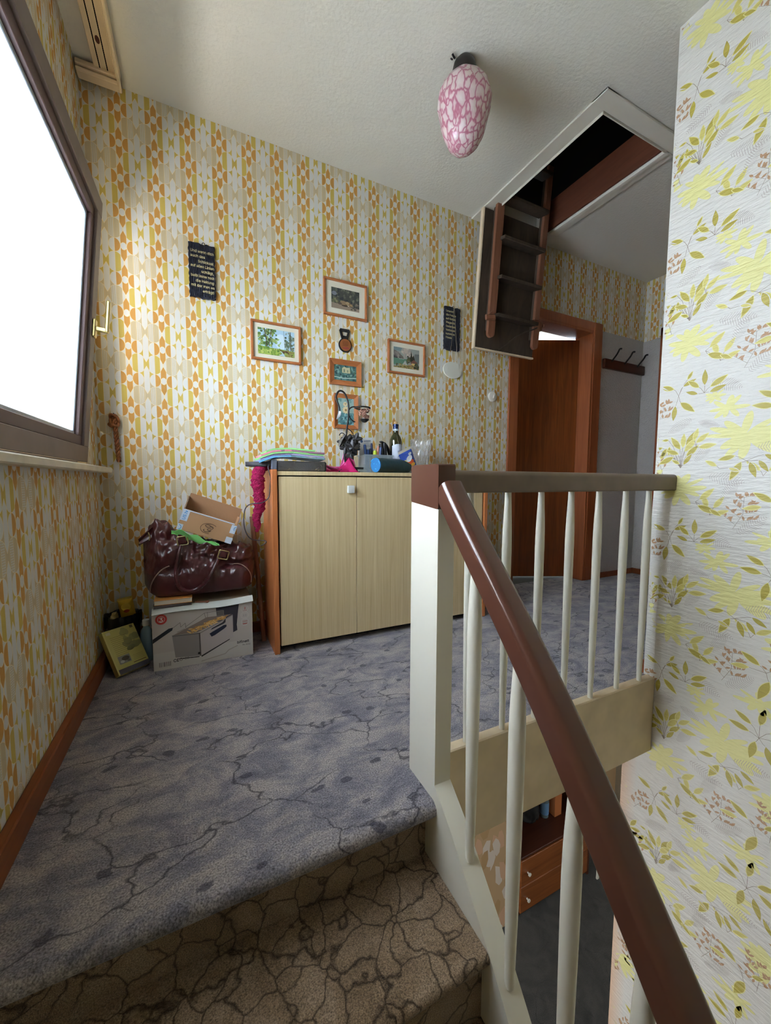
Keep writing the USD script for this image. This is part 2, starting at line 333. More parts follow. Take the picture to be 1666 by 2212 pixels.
# back wall (door opening, grey lower field on the right)
DX0, DX1, DZ = 2.185, 3.03, 2.125
reg = sbox(XL, 0, XR, ZC).difference(sbox(DX0, -1, DX1, DZ)).difference(sbox(DX1, -1, 5, 2.142))
papered('wall_back', reg, (0, YB, 0), (1, 0, 0), (0, 0, 1), (0, -1, 0), U0, V0,
        [bx(XL - .3, DX0, YB, YB + .15, -.28, ZC), bx(DX1, XR + .1, YB, YB + .15, -.28, ZC), bx(DX0, DX1, YB, YB + .15, DZ, ZC)])
struct('wall_hall_back', [bx(DX1, XR - .012, YB - .004, YB, 0, 2.142), bx(DX1, XR - .012, YB - .007, YB - .004, 2.136, 2.146, .001)], M['grey_wall'])
# far hall wall (faces the window), second door casing at its near end
papered('wall_hall_right', sbox(1.0, 2.142, YB, ZC).difference(sbox(.9, 0, 2.125, 2.215)), (XR, 0, 0), (0, 1, 0), (0, 0, 1), (-1, 0, 0), 2.19 - 20 * PW, V0, [bx(XR, XR + .1, .9, YB, -.28, ZC)])
struct('wall_hall_lower', bx(XR - .004, XR, 2.125, YB, 0, 2.142), M['grey_wall'])
# window wall: opening, paper above and below
WY0, WY1, WZ0, WZ1 = .50, 2.045, .925, 2.03
reg = sbox(-.7, -.95, YB, ZC).difference(sbox(WY0, WZ0, WY1, WZ1))
papered('wall_window_side', reg, (XL, 0, 0), (0, 1, 0), (0, 0, 1), (1, 0, 0), .02, V0,
        [bx(XL - .3, XL, -1.75, YB, -.62, WZ0 - .03), bx(XL - .3, XL, -1.75, 1.0, -1.9, -.62), bx(XL - .3, XL, -1.75, YB, WZ1, ZC), bx(XL - .3, XL, -1.75, WY0, WZ0 - .03, WZ1), bx(XL - .3, XL, WY1, YB, WZ0 - .03, WZ1)])
# ceiling with the hatch opening
HX0, HX1, HY0, HY1 = 1.83, 2.345, 1.37, 2.272
struct('ceiling', [bx(XL - .3, HX0, -1.75, YB + .15, ZC, ZC + .2), bx(HX1, XR + .1, -1.75, YB + .15, ZC, ZC + .2), bx(HX0, HX1, -1.75, HY0, ZC, ZC + .2), bx(HX0, HX1, HY1, YB + .15, ZC, ZC + .2)], M['ceiling'])
# landing floor with a rolled carpet edge at the stair
def landing():
    prof = [(YB + .15, 0), (.835, 0)] + [(.835 - .022 * math.sin(a), -.022 + .022 * math.cos(a)) for a in np.linspace(0, PI, 9)] + [(.875, -.044), (.875, -.25), (YB + .15, -.25)]
    a = ext(Polygon(prof), .974); a = frame3(a, (XL, 0, 0), (0, 1, 0), (0, 0, 1))
    return cat([a, bx(.548, XR, .972, YB + .15, -.25, 0)])
E_ = landing()
struct('floor', E_, M['carpet'], smooth=40)
# ------------------------------------------------------------------ floral stairwell wall
def leaf(x, y, l, ang, w=.32):
    t = np.linspace(0, 1, 8); h = w * l * np.sin(PI * t ** .85) * .5
    p = np.r_[np.c_[t * l, h], np.c_[t[::-1] * l, -h[::-1]][1:-1]]
    return affinity.translate(affinity.rotate(Polygon(p), ang, origin=(0, 0)), x, y)
FC = dict(bg=lin(220, 216, 208), leaf=lin(184, 168, 70), leaf2=lin(212, 200, 112), yel=lin(228, 222, 150), stem=lin(140, 124, 106), brown=lin(186, 146, 108), grey=lin(178, 164, 156))
def floral_tile():
    rnd = random.Random(5); TW, TH = .53, .585; L = []
    def flower(cx, cy, s, n=9, sq=.7):
        pet = [ell(cx + .52 * s * r_ * math.cos(a_), cy + .52 * s * r_ * math.sin(a_), s * .46 * r_, s * rnd.uniform(.09, .17), math.degrees(a_) + rnd.uniform(-12, 12), 5) for a_, r_ in ((2 * PI * (i + rnd.uniform(-.3, .3)) / n, rnd.uniform(.75, 1.08)) for i in range(n))]
        blob = [ell(cx + rnd.uniform(-.4, .4) * s, cy + rnd.uniform(-.3, .3) * s * sq, s * rnd.uniform(.14, .26), s * rnd.uniform(.08, .16), rnd.uniform(-30, 30), 4) for _ in range(8)]
        L.append((affinity.scale(unary_union(pet + blob), 1, sq, origin=(cx, cy)), FC['yel']))
    def spray(cx, cy, dirs, col=FC['leaf']):
        for (dx, dy, l, a) in dirs:
            L.append((stroke([(cx, cy), (cx + dx * .6, cy + dy * .75), (cx + dx, cy + dy)], .0012), FC['stem']))
        for (dx, dy, l, a) in dirs:
            L.append((leaf(cx + dx, cy + dy, l, a).buffer(.0022), FC['yel'] if rnd.random() < .75 else FC['bg']))
            L.append((leaf(cx + dx, cy + dy, l, a), col if rnd.random() < .88 else FC['leaf2']))
    def sprig(cx, cy, h, ang, n=7, col=FC['brown']):
        def ro(x, y):
            a = math.radians(ang); return cx + x * math.cos(a) - y * math.sin(a), cy + x * math.sin(a) + y * math.cos(a)
        L.append((stroke([ro(0, 0), ro(.12 * h, .5 * h), ro(.02 * h, h)], .0011), FC['stem']))
        for i in range(n):
            t = (i + 1) / n; s = 1 if i % 2 else -1; bl = h * (.42 - .22 * t); bx_, by_ = .1 * h * math.sin(PI * t), t * h
            ex, ey = bx_ + s * bl, by_ + bl * .55
            L.append((stroke([ro(bx_, by_), ro(ex, ey)], .0009), FC['stem']))
            for q in range(5):
                px_, py_ = bx_ + (ex - bx_) * (.35 + .16 * q), by_ + (ey - by_) * (.35 + .16 * q)
                x, y = ro(px_, py_); L.append((leaf(x, y, .0185, ang + rnd.choice((35, 65, 95, 120, 145)), .40), col))
    def fern(cx, cy, l, ang):
        a = math.radians(ang); d = np.array([math.cos(a), math.sin(a)]); nn = np.array([-d[1], d[0]]); ss = []
        for i in range(15):
            t = i / 14; b = np.array([cx, cy]) + d * l * t; w = l * .22 * math.sin(PI * (.15 + .8 * t))
            for s in (-1, 1): ss.append(stroke([b, b + d * w * .5 + nn * s * w], .0011, 2))
        L.append((unary_union(ss), FC['grey']))
    # yellow flower heads first, then lines and leaves; u to the right from the wall's end, v up
    flower(.10, .25, .098, 11); flower(.31, .445, .135, 12, .62); flower(.245, .555, .065, 8); flower(.49, .29, .115, 11); flower(.40, .07, .075, 8); flower(.20, .02, .045, 7)
    fern(.19, .665 - .585, .10, -25); fern(.20, .30, .11, -12); fern(.30, .09, .10, 40); fern(.15, .36, .08, 55); fern(.45, .44, .10, 20); fern(.22, .49, .07, 160)
    sprig(.285, .105, .12, -12, 8); sprig(.035, .30, .10, 30, 7); sprig(.455, .17, .11, 8, 7); sprig(.52, .52, .09, -20, 6)
    spray(.098, .335, [(-.075, .088, .045, 200), (-.058, .082, .045, 245), (-.046, .088, .032, 268), (-.052, .118, .022, 180), (-.006, .078, .060, 125), (.004, .085, .052, 88), (.016, .088, .066, 62), (.013, .068, .060, 54), (.020, .048, .055, 46), (-.012, .058, .048, 160), (-.030, .045, .058, 206), (-.006, .018, .03, 150), (.010, .014, .050, 56)])
    spray(.150, .415, [(.0, .02, .05, 40), (.01, .0, .055, 8), (-.01, .03, .045, 75)], FC['leaf2'])
    spray(.21, .15, [(-.01, .03, .05, 110), (.012, .03, .05, 55), (.015, .005, .045, 20)], FC['leaf2'])
    spray(.36, .30, [(-.01, .02, .05, 140), (.015, .02, .05, 30)], FC['leaf2'])
    fern(.245, .205, .09, 62); fern(.125, .53, .09, -150); fern(.34, .40, .10, 5)
    spray(.075, .045, [(-.02, .03, .055, 160), (.015, .035, .05, 25), (.01, -.03, .065, -40), (-.01, -.04, .06, -95), (.03, .06, .03, 60)])
    spray(.165, .04, [(-.02, .025, .05, 140), (0, .03, .06, 92), (.02, .02, .06, 32), (.018, .0, .055, 18), (-.022, .0, .045, 160)])
    spray(.16, .20, [(.015, .01, .06, 45), (.01, -.015, .065, -25), (.05, -.03, .04, -30)])
    spray(.31, .355, [(-.035, .02, .05, 195), (-.015, -.005, .07, 245), (.01, -.005, .06, 290), (.035, .0, .05, 305), (.05, .02, .05, 330)])
    spray(.405, .53, [(-.025, .04, .055, 150), (-.03, .01, .06, 170), (.0, .05, .06, 80), (-.01, -.02, .07, 260), (.02, -.02, .07, 290), (.035, .01, .06, 340), (.03, .035, .055, 30)])
    spray(.41, .19, [(-.02, .02, .06, 150), (.01, -.03, .08, 250), (-.05, .0, .05, 190), (.03, .02, .04, 40)])
    spray(.23, .33, [(-.01, .01, .04, 150), (.03, .0, .035, -20)], FC['leaf2'])
    spray(.50, .39, [(-.02, .03, .05, 120), (.01, .03, .05, 60), (.015, .0, .05, 10)])
    out, cover = [], None
    for g, col in reversed(L):
        q = g if cover is None else g.difference(cover); cover = g if cover is None else cover.union(g)
        v, f = tri2d(q.simplify(.0001).buffer(0))
        if len(f): out.append((v, f, col))
    n, V, Fc, C = 0, [], [], []
    for v, f, col in out: V.append(v); Fc.append(f + n); C.append(np.tile(col, (len(v), 1))); n += len(v)
    return np.vstack(V), np.vstack(Fc), np.vstack(C)
YE = 1.016                      # end of the stairwell wall beside the rail
def right_wall():
    v, f, c = floral_tile(); V, Fc, C, n = [], [], [], 0
    for k in range(-1, 5):
        for m in range(-6, 5):
            u, w = v[:, 0] + k * .53, v[:, 1] + m * .585 + (.0 if k % 2 == 0 else .0)
            y = YE - u
            cen_u, cen_z = u[f].mean(1), w[f].mean(1); lim = np.where(w[f].max(1) > -.34, 0.004, -.06)
            ok = (u[f].min(1) > lim) & (cen_u < 2.6) & (w[f].min(1) > -2.6) & (w[f].max(1) < ZC - .002)
            V.append(np.c_[u, w]); Fc.append(f[ok] + n); C.append(c); n += len(v)
    v = np.vstack(V); f = np.vstack(Fc); c = np.vstack(C)
    used, inv = np.unique(f, return_inverse=True); v, c, f = v[used], c[used], inv.reshape(-1, 3)
    # plain paper ground as a fine sheet, so that it can carry the blister under the hand rail
    gu, gv = 120, 200
    U, Wv = np.meshgrid(np.linspace(0, 2.7, gu), np.linspace(-.34, ZC, gv), indexing='ij'); a = (np.arange(gu - 1)[:, None] * gv + np.arange(gv - 1)).ravel()
    bf = np.vstack([np.stack([a, a + gv, a + gv + 1], 1), np.stack([a, a + gv + 1, a + 1], 1)])
    U2, W2 = np.meshgrid(np.linspace(-.075, 2.7, 40), np.linspace(-2.62, -.34, 60), indexing='ij'); a2 = (np.arange(39)[:, None] * 60 + np.arange(59)).ravel()
    bf2 = np.vstack([np.stack([a2, a2 + 60, a2 + 61], 1), np.stack([a2, a2 + 61, a2 + 1], 1)])
    uv = np.vstack([v, np.c_[U.ravel(), Wv.ravel()], np.c_[U2.ravel(), W2.ravel()]])
    off = np.r_[np.full(len(v), .0006), np.zeros(U.size), np.zeros(U2.size)]
    F3 = np.vstack([f, bf + len(v), bf2 + len(v) + U.size]); CC = np.vstack([c, np.tile(FC['bg'], (U.size, 1)), np.where((U2.ravel() < -.005)[:, None], lin(226, 190, 160), FC['bg'])])
    u, w = uv[:, 0], uv[:, 1]; band = np.clip((w + .05) / .2, 0, 1) * np.clip((.86 - w) / .15, 0, 1)
    bl = .010 * np.exp(-((u - .03 - .02 * np.sin(w * 5)) / .028) ** 2) + .006 * np.exp(-((u - .135 - .02 * np.sin(w * 4)) / .04) ** 2)
    P = np.c_[XW - .001 - off - bl * band, YE - u, w]
    e1, e2 = P[F3[:, 1]] - P[F3[:, 0]], P[F3[:, 2]] - P[F3[:, 0]]; fl = np.cross(e1, e2)[:, 0] > 0; F3[fl] = F3[fl][:, ::-1]
    s = cat([bx(XW, XW + .13, -1.75, YE, -.34, ZC), bx(XW, XW + .13, -1.75, YE + .075, -2.62, -.34)])
    return np.vstack([P, s.vertices]), np.vstack([F3, np.array(s.faces) + len(P)]), np.vstack([CC, np.tile(lin(232, 212, 190), (len(s.vertices), 1))])
v_, f_, c_ = right_wall()
struct('wall_stairwell_right', (v_, f_), M['floral'], cols=c_)
# wall behind the camera, below the landing and the hall's end
struct('wall_front', bx(XL - .3, XR + .1, -1.85, -1.75, -2.62, ZC + .2), M['ceiling'])
struct('wall_hall_near', bx(XW + .13, XR, -.05, .02, -.25, ZC), M['ceiling'])
struct('wall_hall_far', bx(XR, XR + .1, -.1, .9, -.28, ZC), M['ceiling'])
# ------------------------------------------------------------------ window
def group_struct(name):
    x = UsdGeom.Xform.Define(stage, '/World/' + name); x.GetPrim().SetCustomDataByKey('kind', 'structure'); _off['/World/' + name] = np.zeros(3); return '/World/' + name
w1 = group_struct('window_1')
obj('window_frame', [bx(-.53, -.455, WY0, WY1, WZ0, WZ0 + .055, .004), bx(-.53, -.455, WY0, WY1, WZ1 - .055, WZ1, .004), bx(-.53, -.455, WY0, WY0 + .055, WZ0 + .055, WZ1 - .055, .004), bx(-.53, -.455, WY1 - .055, WY1, WZ0 + .055, WZ1 - .055, .004)], M['sash'], w1)
obj('window_sill', bx(XL - .03, -.368, .3, 2.243, .897, .923, .004), M['marble'], w1)
SY0, SY1, SH = .62, 1.985, 1.04
def sash_place(m):
    R(m, math.radians(5.35), (0, 1, 0)); R(m, math.radians(-1.2), (0, 0, 1), (0, SY1, 0)); return T(m, (-.408, 0, .936))
def ring(y0, y1, z0, z1, w, x0, x1, c=.002):
    return [bx(x0, x1, y0, y1, z0, z0 + w, c), bx(x0, x1, y0, y1, z1 - w, z1, c), bx(x0, x1, y0, y0 + w, z0 + w, z1 - w, c), bx(x0, x1, y1 - w, y1, z0 + w, z1 - w, c)]
sash = obj('sash', [sash_place(m) for m in ring(SY0, SY1, 0, SH, .062, -.055, 0)], M['sash'], w1)
obj('rebate', [sash_place(m) for m in ring(SY0 + .0635, SY1 - .0635, .0635, SH - .0635, .036, -.05, -.010)], M['sash_inner'], sash)
obj('gasket', [sash_place(m) for m in ring(SY0 + .099, SY1 - .099, .099, SH - .099, .014, -.045, -.024)], M['alu'], sash)
obj('pane', sash_place(bx(-.040, -.034, SY0 + .09, SY1 - .09, .09, SH - .09)), M['frost'], sash)
obj('handle', [sash_place(bx(0, .010, SY1 - .048, SY1 - .016, .50, .57, .003)), sash_place(bx(.008, .05, SY1 - .039, SY1 - .023, .527, .545, .003)), sash_place(bx(.038, .052, SY1 - .041, SY1 - .021, .527, .655, .004))], M['brass'], sash)
struct('baseboard_left', bx(XL + .0008, -.400, .99, YB - .002, 0, .075, .004), M['base_wood'])
struct('baseboard_back', bx(-.40, DX0 - .075, YB - .016, YB - .001, 0, .06, .003), M['base_wood'])
struct('baseboard_hall', [bx(DX1 + .11, XR - .006, YB - .020, YB - .0075, 0, .05, .003), bx(XR - .018, XR - .0045, 2.13, YB - .02, 0, .05, .003)], M['base_wood'])
struct('baseboard_stairwell', bx(XW + .0, XW + .13, YE, YE + .014, 0, .06, .003), M['mahogany_lt'])
# ------------------------------------------------------------------ doors
d1 = group_struct('door_1')
JY = YB + .15
obj('door_casing', [bx(DX0 - .072, DX0 + .004, YB - .018, YB - .0015, 0, DZ + .07, .004), bx(DX1 - .004, DX1 + .10, YB - .022, YB - .0015, 0, DZ + .07, .004), bx(DX0 - .072, DX1 + .10, YB - .018, YB - .0015, DZ - .004, DZ + .07, .004)], M['mahogany_lt'], d1)
obj('door_jamb', [bx(DX0, DX0 + .02, YB - .016, JY, 0, DZ, .002), bx(DX1 - .02, DX1, YB - .016, JY, 0, DZ, .002), bx(DX0 + .02, DX1 - .02, YB - .016, JY, DZ - .02, DZ, .002)], M['mahogany_lt'], d1)
leaf_ = T(R(bx(-.80, 0, 0, .04, .012, 2.085, .003), math.radians(-25), (0, 0, 1)), (DX1 - .0205, JY - .045, 0))
obj('door_leaf', leaf_, M['mahogany'], d1)
d2 = group_struct('door_2')
obj('door_casing', [bx(XR - .02, XR - .001, 2.055, 2.125, 0, 2.215, .004), bx(XR - .02, XR - .001, 1.2, 2.125, 2.145, 2.215, .004)], M['mahogany_lt'], d2)
obj('door_leaf', bx(XR - .004, XR + .02, 1.2, 2.055, 0, 2.145, .003), M['mahogany'], d2)
# the bright room behind the door
struct('wall_room_beyond', bx(1.2, 4.2, 4.3, 4.4, -.05, 2.45), M['ceiling'])
struct('wall_room_beyond_left', bx(1.15, 1.2, YB + .15, 4.4, -.05, 2.45), M['ceiling'])
struct('ceiling_room_beyond', bx(1.2, 4.2, YB + .15, 4.4, 2.45, 2.5), M['ceiling'])
struct('floor_room_beyond', bx(1.2, 4.2, YB + .15, 4.3, -.06, 0), M['low_carpet'])
# ------------------------------------------------------------------ attic hatch
h = thing('attic_hatch', 'white-framed attic hatch in the ceiling, its dark wooden flap hanging open with a folded ladder', 'attic hatch', (HX0, HY0, ZC))
obj('hatch_frame', [bx(HX0 - .085, HX0, HY0 - .08, YB - .002, ZC - .012, ZC - .0002, .003), bx(HX0 - .085, HX1 + .08, HY0 - .08, HY0, ZC - .0125, ZC - .0002, .003),
    bx(HX1 + .03, HX1 + .08, HY0, 2.15, ZC - .012, ZC - .0002, .003), bx(HX1, HX1 + .032, HY0, 2.15, ZC - .020, ZC + .0, .003), bx(HX0 - .0, HX0 + .006, HY0, HY1, ZC - .0225, ZC + .02, .002), bx(HX0, HX1, HY0, HY0 + .006, ZC - .0225, ZC + .02, .002)], M['cream'], h)
obj('shaft_board', bx(HX1 - .018, HX1 - .001, HY0 + .007, 2.16, ZC - .004, ZC + .19, .002), M['hatch_brown'], h)
def flap(m):
    """panel coordinates: x right, z up from its lower edge, front face y=0 -> hanging, a little past plumb."""
    R(m, math.atan2(.08, .9), (1, 0, 0)); return T(m, (0, 2.205, 1.775))
PX0, PX1, PHt = 1.725, 2.285, .875
fl = obj('flap', [flap(bx(PX0 + .014, PX1 - .012, 0, .018, .012, PHt, .002))], M['old_wood'], h)
obj('flap_edge', [flap(bx(PX0, PX0 + .014, -.004, .022, 0, PHt, .002)), flap(bx(PX0 + .014, PX1, -.002, .022, 0, .012, .002)), flap(bx(PX0 + .014, PX1 - .012, .0185, .022, .012, PHt))], M['cream_old'], fl, label='cream-painted edge and back of the flap')
lad = obj('ladder', [flap(bx(PX0 + .085, PX0 + .115, -.03, -.002, .12, 1.22, .004)), flap(bx(PX1 - .07, PX1 - .04, -.03, -.002, .12, 1.22, .004))], M['old_wood'], h)
def rail(x0, x1, z0, z1, y0, y1):
    a = ext(unary_union([sbox(x0, z0 + (x1 - x0) / 2, x1, z1), ell((x0 + x1) / 2, z0 + (x1 - x0) / 2, (x1 - x0) / 2)]), abs(y1 - y0)); return flap(frame3(a, (0, y1, 0), (1, 0, 0), (0, 0, 1)))
obj('side_rail', rail(PX0 + .074, PX0 + .130, .075, 1.24, -.055, -.032), M['ladder_wood'], lad)
obj('side_rail', rail(PX1 - .075, PX1 - .022, .055, .245, -.055, -.032), M['ladder_wood'], lad)
obj('side_rail', flap(bx(PX1 - .080, PX1 - .030, -.055, -.032, .250, 1.24, .004)), M['ladder_wood'], lad)
for k, z in enumerate((.225, .462, .70, .94, 1.17)):
    obj('tread', flap(R(bx(PX0 + .116, PX1 - .078, -.10, -.004, z - .011, z + .011, .003), math.radians(8), (1, 0, 0), (0, 0, z))), M['old_wood'], lad)
obj('turn_button', [flap(R(bx(PX0 + .03, PX0 + .115, -.075, -.057, .178, .215, .006), math.radians(-8), (0, 1, 0), (PX0 + .1, 0, .2))), flap(tube([(PX0 + .055, -.057, .205), (PX0 + .052, -.086, .212), (PX0 + .064, -.094, .226)], .004, 8))], M['ladder_wood'], fl)
obj('pull_cord', flap(tube(spline([(PX1 - .05, -.058, .20), (PX1 - .13, -.058, .165), (PX1 - .22, -.045, .12), (PX1 - .30, -.02, .05), (PX1 - .36, -.012, .015)], 24), .0045, 8)), M['old_wood'], fl)
obj('catch', flap(cat([bx(PX1 - .012, PX1 + .012, -.05, -.02, .19, .25, .004), bx(PX1 + .004, PX1 + .02, -.06, -.03, .215, .235, .003)])), M['ladder_wood'], fl)
# attic above, unlit
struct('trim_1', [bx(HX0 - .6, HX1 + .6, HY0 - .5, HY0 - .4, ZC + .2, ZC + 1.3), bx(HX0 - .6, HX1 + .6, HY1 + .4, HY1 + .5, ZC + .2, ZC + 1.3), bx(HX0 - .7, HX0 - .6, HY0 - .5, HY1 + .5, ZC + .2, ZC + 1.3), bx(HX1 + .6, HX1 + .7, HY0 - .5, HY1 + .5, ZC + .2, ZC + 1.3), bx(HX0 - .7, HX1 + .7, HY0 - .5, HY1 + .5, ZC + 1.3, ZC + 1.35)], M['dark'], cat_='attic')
# ------------------------------------------------------------------ curtain rail
cr = thing('curtain_rail', 'off-white two-track curtain rail with carved end piece under the ceiling by the window', 'curtain rail', (-.34, 2.2, ZC))
obj('track', [bx(-.352, -.262, -.2, 2.205, ZC - .022, ZC - .0003, .002)], M['cream_old'], cr)
obj('slot', [bx(-.331, -.327, -.2, 2.204, ZC - .0226, ZC - .02)], M['dark'], cr); obj('slot', [bx(-.303, -.299, -.2, 2.204, ZC - .0226, ZC - .02)], M['dark'], cr)
obj('fascia', [bx(-.268, -.256, -.2, 2.238, ZC - .058, ZC - .0003, .003), bx(-.275, -.268, -.2, 2.204, ZC - .034, ZC - .022, .002)], M['cream_old'], cr)
obj('end_piece', [bx(-.42, -.256, 2.205, 2.250, ZC - .050, ZC - .0003, .004), bx(-.42, -.26, 2.188, 2.206, ZC - .034, ZC - .012, .004), bx(-.42, -.26, 2.196, 2.207, ZC - .048, ZC - .038, .003)], M['cream_old'], cr)
obj('stain', ext(ell(-.314, 2.06, .008, .017), .0006).apply_translation((0, 0, ZC - .0232)), mat('rust_brown', lin(92, 48, 40), .7), cr, label='round rust-brown mark')
# ------------------------------------------------------------------ stairs
st = group_struct('stairs')
NOSE = [(.595, -.18), (.335, -.36), (.075, -.54), (-.185, -.72), (-.445, -.90), (-.705, -1.08), (-.965, -1.26)]
SX0, SX1 = XL + .03, .546
obj('riser', bx(SX0, SX1, .868, .876, -.18, -.043), M['stair_carpet'], st)
for i, (yn, z) in enumerate(NOSE):
    yb = .868 if i == 0 else NOSE[i - 1][0] + .03
    prof = [(yb + .03, z)] + [(yn + .014 - .014 * math.sin(a), z - .014 + .014 * math.cos(a)) for a in np.linspace(0, PI, 7)] + [(yb + .03, z - .028)]
    obj('tread', wobble(frame3(ext(Polygon(prof), SX1 - SX0), (SX0, 0, 0), (0, 1, 0), (0, 0, 1)), .001, 20), M['stair_carpet'], st, smooth=50)
    obj('riser', bx(SX0, SX1, yn + .026, yn + .034, z - .18, z - .026), M['stair_carpet'], st)
slope = .18 / .26
obj('wall_string', frame3(ext(Polygon([(.992, .028), (1.008, .012), (1.004, -.03), (.955, -.09), (.94, -.15), (-1.2, -1.62), (-1.2, -1.25), (.88, .015)]), .028), (XL + .001, 0, 0), (0, 1, 0), (0, 0, 1)), M['cream_old'], st)
# ------------------------------------------------------------------ stair railing
rl = thing('stair_railing', 'cream stair railing with brown handrails, square newel post and turned balusters around the stairwell', 'stair railing', (.575, .9, 0))
NX0, NX1, NY0, NY1 = .548, .598, .827, .965
obj('newel_post', frame3(ext(Polygon([(NY0, -.02), (NY0, .790), (NY1, .803), (NY1, -.33), (.90, -.33)]), NX1 - NX0), (NX0, 0, 0), (0, 1, 0), (0, 0, 1)), M['cream'], rl, smooth=20)
capm = ext(sbox(NY0, .7905, NY1, .906).difference(poly((NY0, .79), (NY1 + .01, .805), (NY1, .78), (NY0, .78))).buffer(-.006).buffer(.006, 4), NX1 - NX0 + .002)
obj('newel_cap', frame3(capm, (NX0 - .001, 0, 0), (0, 1, 0), (0, 0, 1)), M['brown_paint'], rl, label='brown-painted top of the newel post', smooth=20)
HR = spline([(0, .8265, .846), (0, .666, .660), (0, .52, .494), (0, .423, .371), (0, .339, .256), (0, .261, .147), (0, .18, .03), (0, .08, -.115), (0, -.06, -.31)], 60)
def sweep_yz(path, prof, x0):
    """profile (across x, perpendicular in the yz plane) swept along a path in the yz plane."""
    t = np.gradient(path, axis=0); t /= np.linalg.norm(t, axis=1, keepdims=True); nn = np.c_[np.zeros(len(t)), -t[:, 2], t[:, 1]]; nn *= np.sign(nn[:, 2:3])
    P = path[:, None] + nn[:, None] * prof[None, :, 1, None]; P[:, :, 0] = x0 + prof[None, :, 0]
    k, q = P.shape[:2]; f = []
    for i in range(k - 1):
        for j in range(q):
            a, b = i * q + j, i * q + (j + 1) % q; f += [[a, b, b + q], [a, b + q, a + q]]
    f += [[0, j + 1, j] for j in range(1, q - 1)] + [[(k - 1) * q, (k - 1) * q + j, (k - 1) * q + j + 1] for j in range(1, q - 1)]
    m = trimesh.Trimesh(P.reshape(-1, 3), f, process=False); m.fix_normals(); return m
def rr(w, h, rt_, rb, n=5):
    out = []
    for cx, cy, r, a0 in ((w / 2 - rt_, h / 2 - rt_, rt_, 0), (-w / 2 + rt_, h / 2 - rt_, rt_, 90), (-w / 2 + rb, -h / 2 + rb, rb, 180), (w / 2 - rb, -h / 2 + rb, rb, 270)):
        out += [(cx + r * math.cos(math.radians(a0 + 90 * i / n)), cy + r * math.sin(math.radians(a0 + 90 * i / n))) for i in range(n + 1)]
    return np.array(out)
obj('handrail', sweep_yz(HR, rr(.062, .056, .017, .005), .579), M['brown_paint'], rl, smooth=50)
lr = [(x, 0, .8615 - .003 * (x - .6)) for x in (.599, .9, 1.2, 1.5, 1.7895)]
LRm = frame3(trimesh.creation.extrude_polygon(Polygon(rr(.060, .067, .016, .006)), 1.192, engine='earcut'), (.598, .958, .8612), (0, -1, 0), (0, 0, 1))
LRm = frame3(trimesh.creation.extrude_polygon(Polygon(rr(.060, .067, .016, .006)), 1.190, engine='earcut'), (.598, .958, .8612), (0, 1, 0), (0, 0, 1))
obj('landing_rail', LRm, M['dusty_brown'], rl, label='dusty greyish brown rail along the landing', smooth=50)
obj('fascia_board', bx(.5985, XW - .002, .966, 1.006, -.335, .004, .004), M['cream_old'], rl, smooth=15)
ST_TOP = [(.965, .02), (.93, .03), (.827, .046), (.75, -.020), (.652, -.125), (.603, -.178), (.535, -.264), (.45, -.38), (.3, -.575), (.0, -.95), (-.3, -1.2), (-.8, -1.55)]
ST = [p for p in ST_TOP[2:]]
obj('stringer', frame3(ext(Polygon(ST + [(-.8, -1.9), (-.3, -1.5), (.0, -1.28), (.45, -.70), (.62, -.52), (.74, -.39), (.88, -.335), (.899, -.33), (.8265, -.02)]), .052), (NX0 - .001, 0, 0), (0, 1, 0), (0, 0, 1)), M['cream'], rl, smooth=15)
def baluster(x, y, z0, z1, r):
    H_ = z1 - z0; t = np.array([0, .02, .10, .25, .45, .65, .78, .86, .93, .98, 1.0]); rad = np.array([.60, .62, .68, .80, .90, .98, 1.0, .92, .76, .66, .64]) * r
    tt = np.linspace(0, 1, 26); rad = np.interp(tt, t, rad)
    return lathe(np.r_[[(0, z0)], np.c_[rad, z0 + tt * H_], [(0, z1)]], (x, y, 0), 16)
for i, x in enumerate((.772, .927, 1.079, 1.230, 1.384, 1.546, 1.699)):
    obj('baluster', baluster(x, .984, .004, .829, .0158), M['cream'], rl, smooth=60)
stt = np.array(ST)[::-1]; hz = HR[::-1]
for y in (.708, .566, .428, .30, .17):
    zb = np.interp(y, stt[:, 0], stt[:, 1]); zt = np.interp(y, hz[:, 1], hz[:, 2]) - .035
    obj('baluster', baluster(.575, y, zb - .004, zt, .0172), M['cream'], rl, smooth=60)
# ------------------------------------------------------------------ lower hall
ZL = -2.62
struct('floor_lower', bx(XL - .3, 4.1, -1.75, 3.0, ZL - .1, ZL), M['low_carpet'])
def clipl_(L): return [(g.intersection(sbox(.4, ZL, 2.2, -.26)), c) for g, c in L]
def lower_paper():
    rnd = random.Random(9); L = [(sbox(.4, ZL, 4.0, -.26), lin(206, 170, 128))]
    for _ in range(260):
        x, z = rnd.uniform(.4, 2.2), rnd.uniform(ZL, -.6); a = rnd.uniform(-20, 20)
        pts = [(x + r * math.cos(t) * .045, z + r * math.sin(t) * .10) for t, r in [(i * 2 * PI / 7, rnd.uniform(.5, 1.1)) for i in range(7)]]
        L.append((affinity.rotate(Polygon(pts).buffer(0), a), rnd.choice([lin(236, 226, 212), lin(222, 178, 142), lin(196, 158, 112), lin(232, 214, 196)])))
    return flat(clipl_(L), (0, 2.099, 0), (1, 0, 0), (0, 0, 1))
(v_, f_), c_ = lower_paper()
sl = cat([bx(XL - .3, 2.2, 2.1, 2.6, ZL, -.25), bx(2.2, 4.1, 2.5, 2.6, ZL, -.25)])
struct('wall_lower_back', (np.vstack([v_, sl.vertices]), np.vstack([f_, np.array(sl.faces) + len(v_)])), M['print'], cols=np.vstack([c_, np.tile(lin(206, 170, 128), (len(sl.vertices), 1))]))
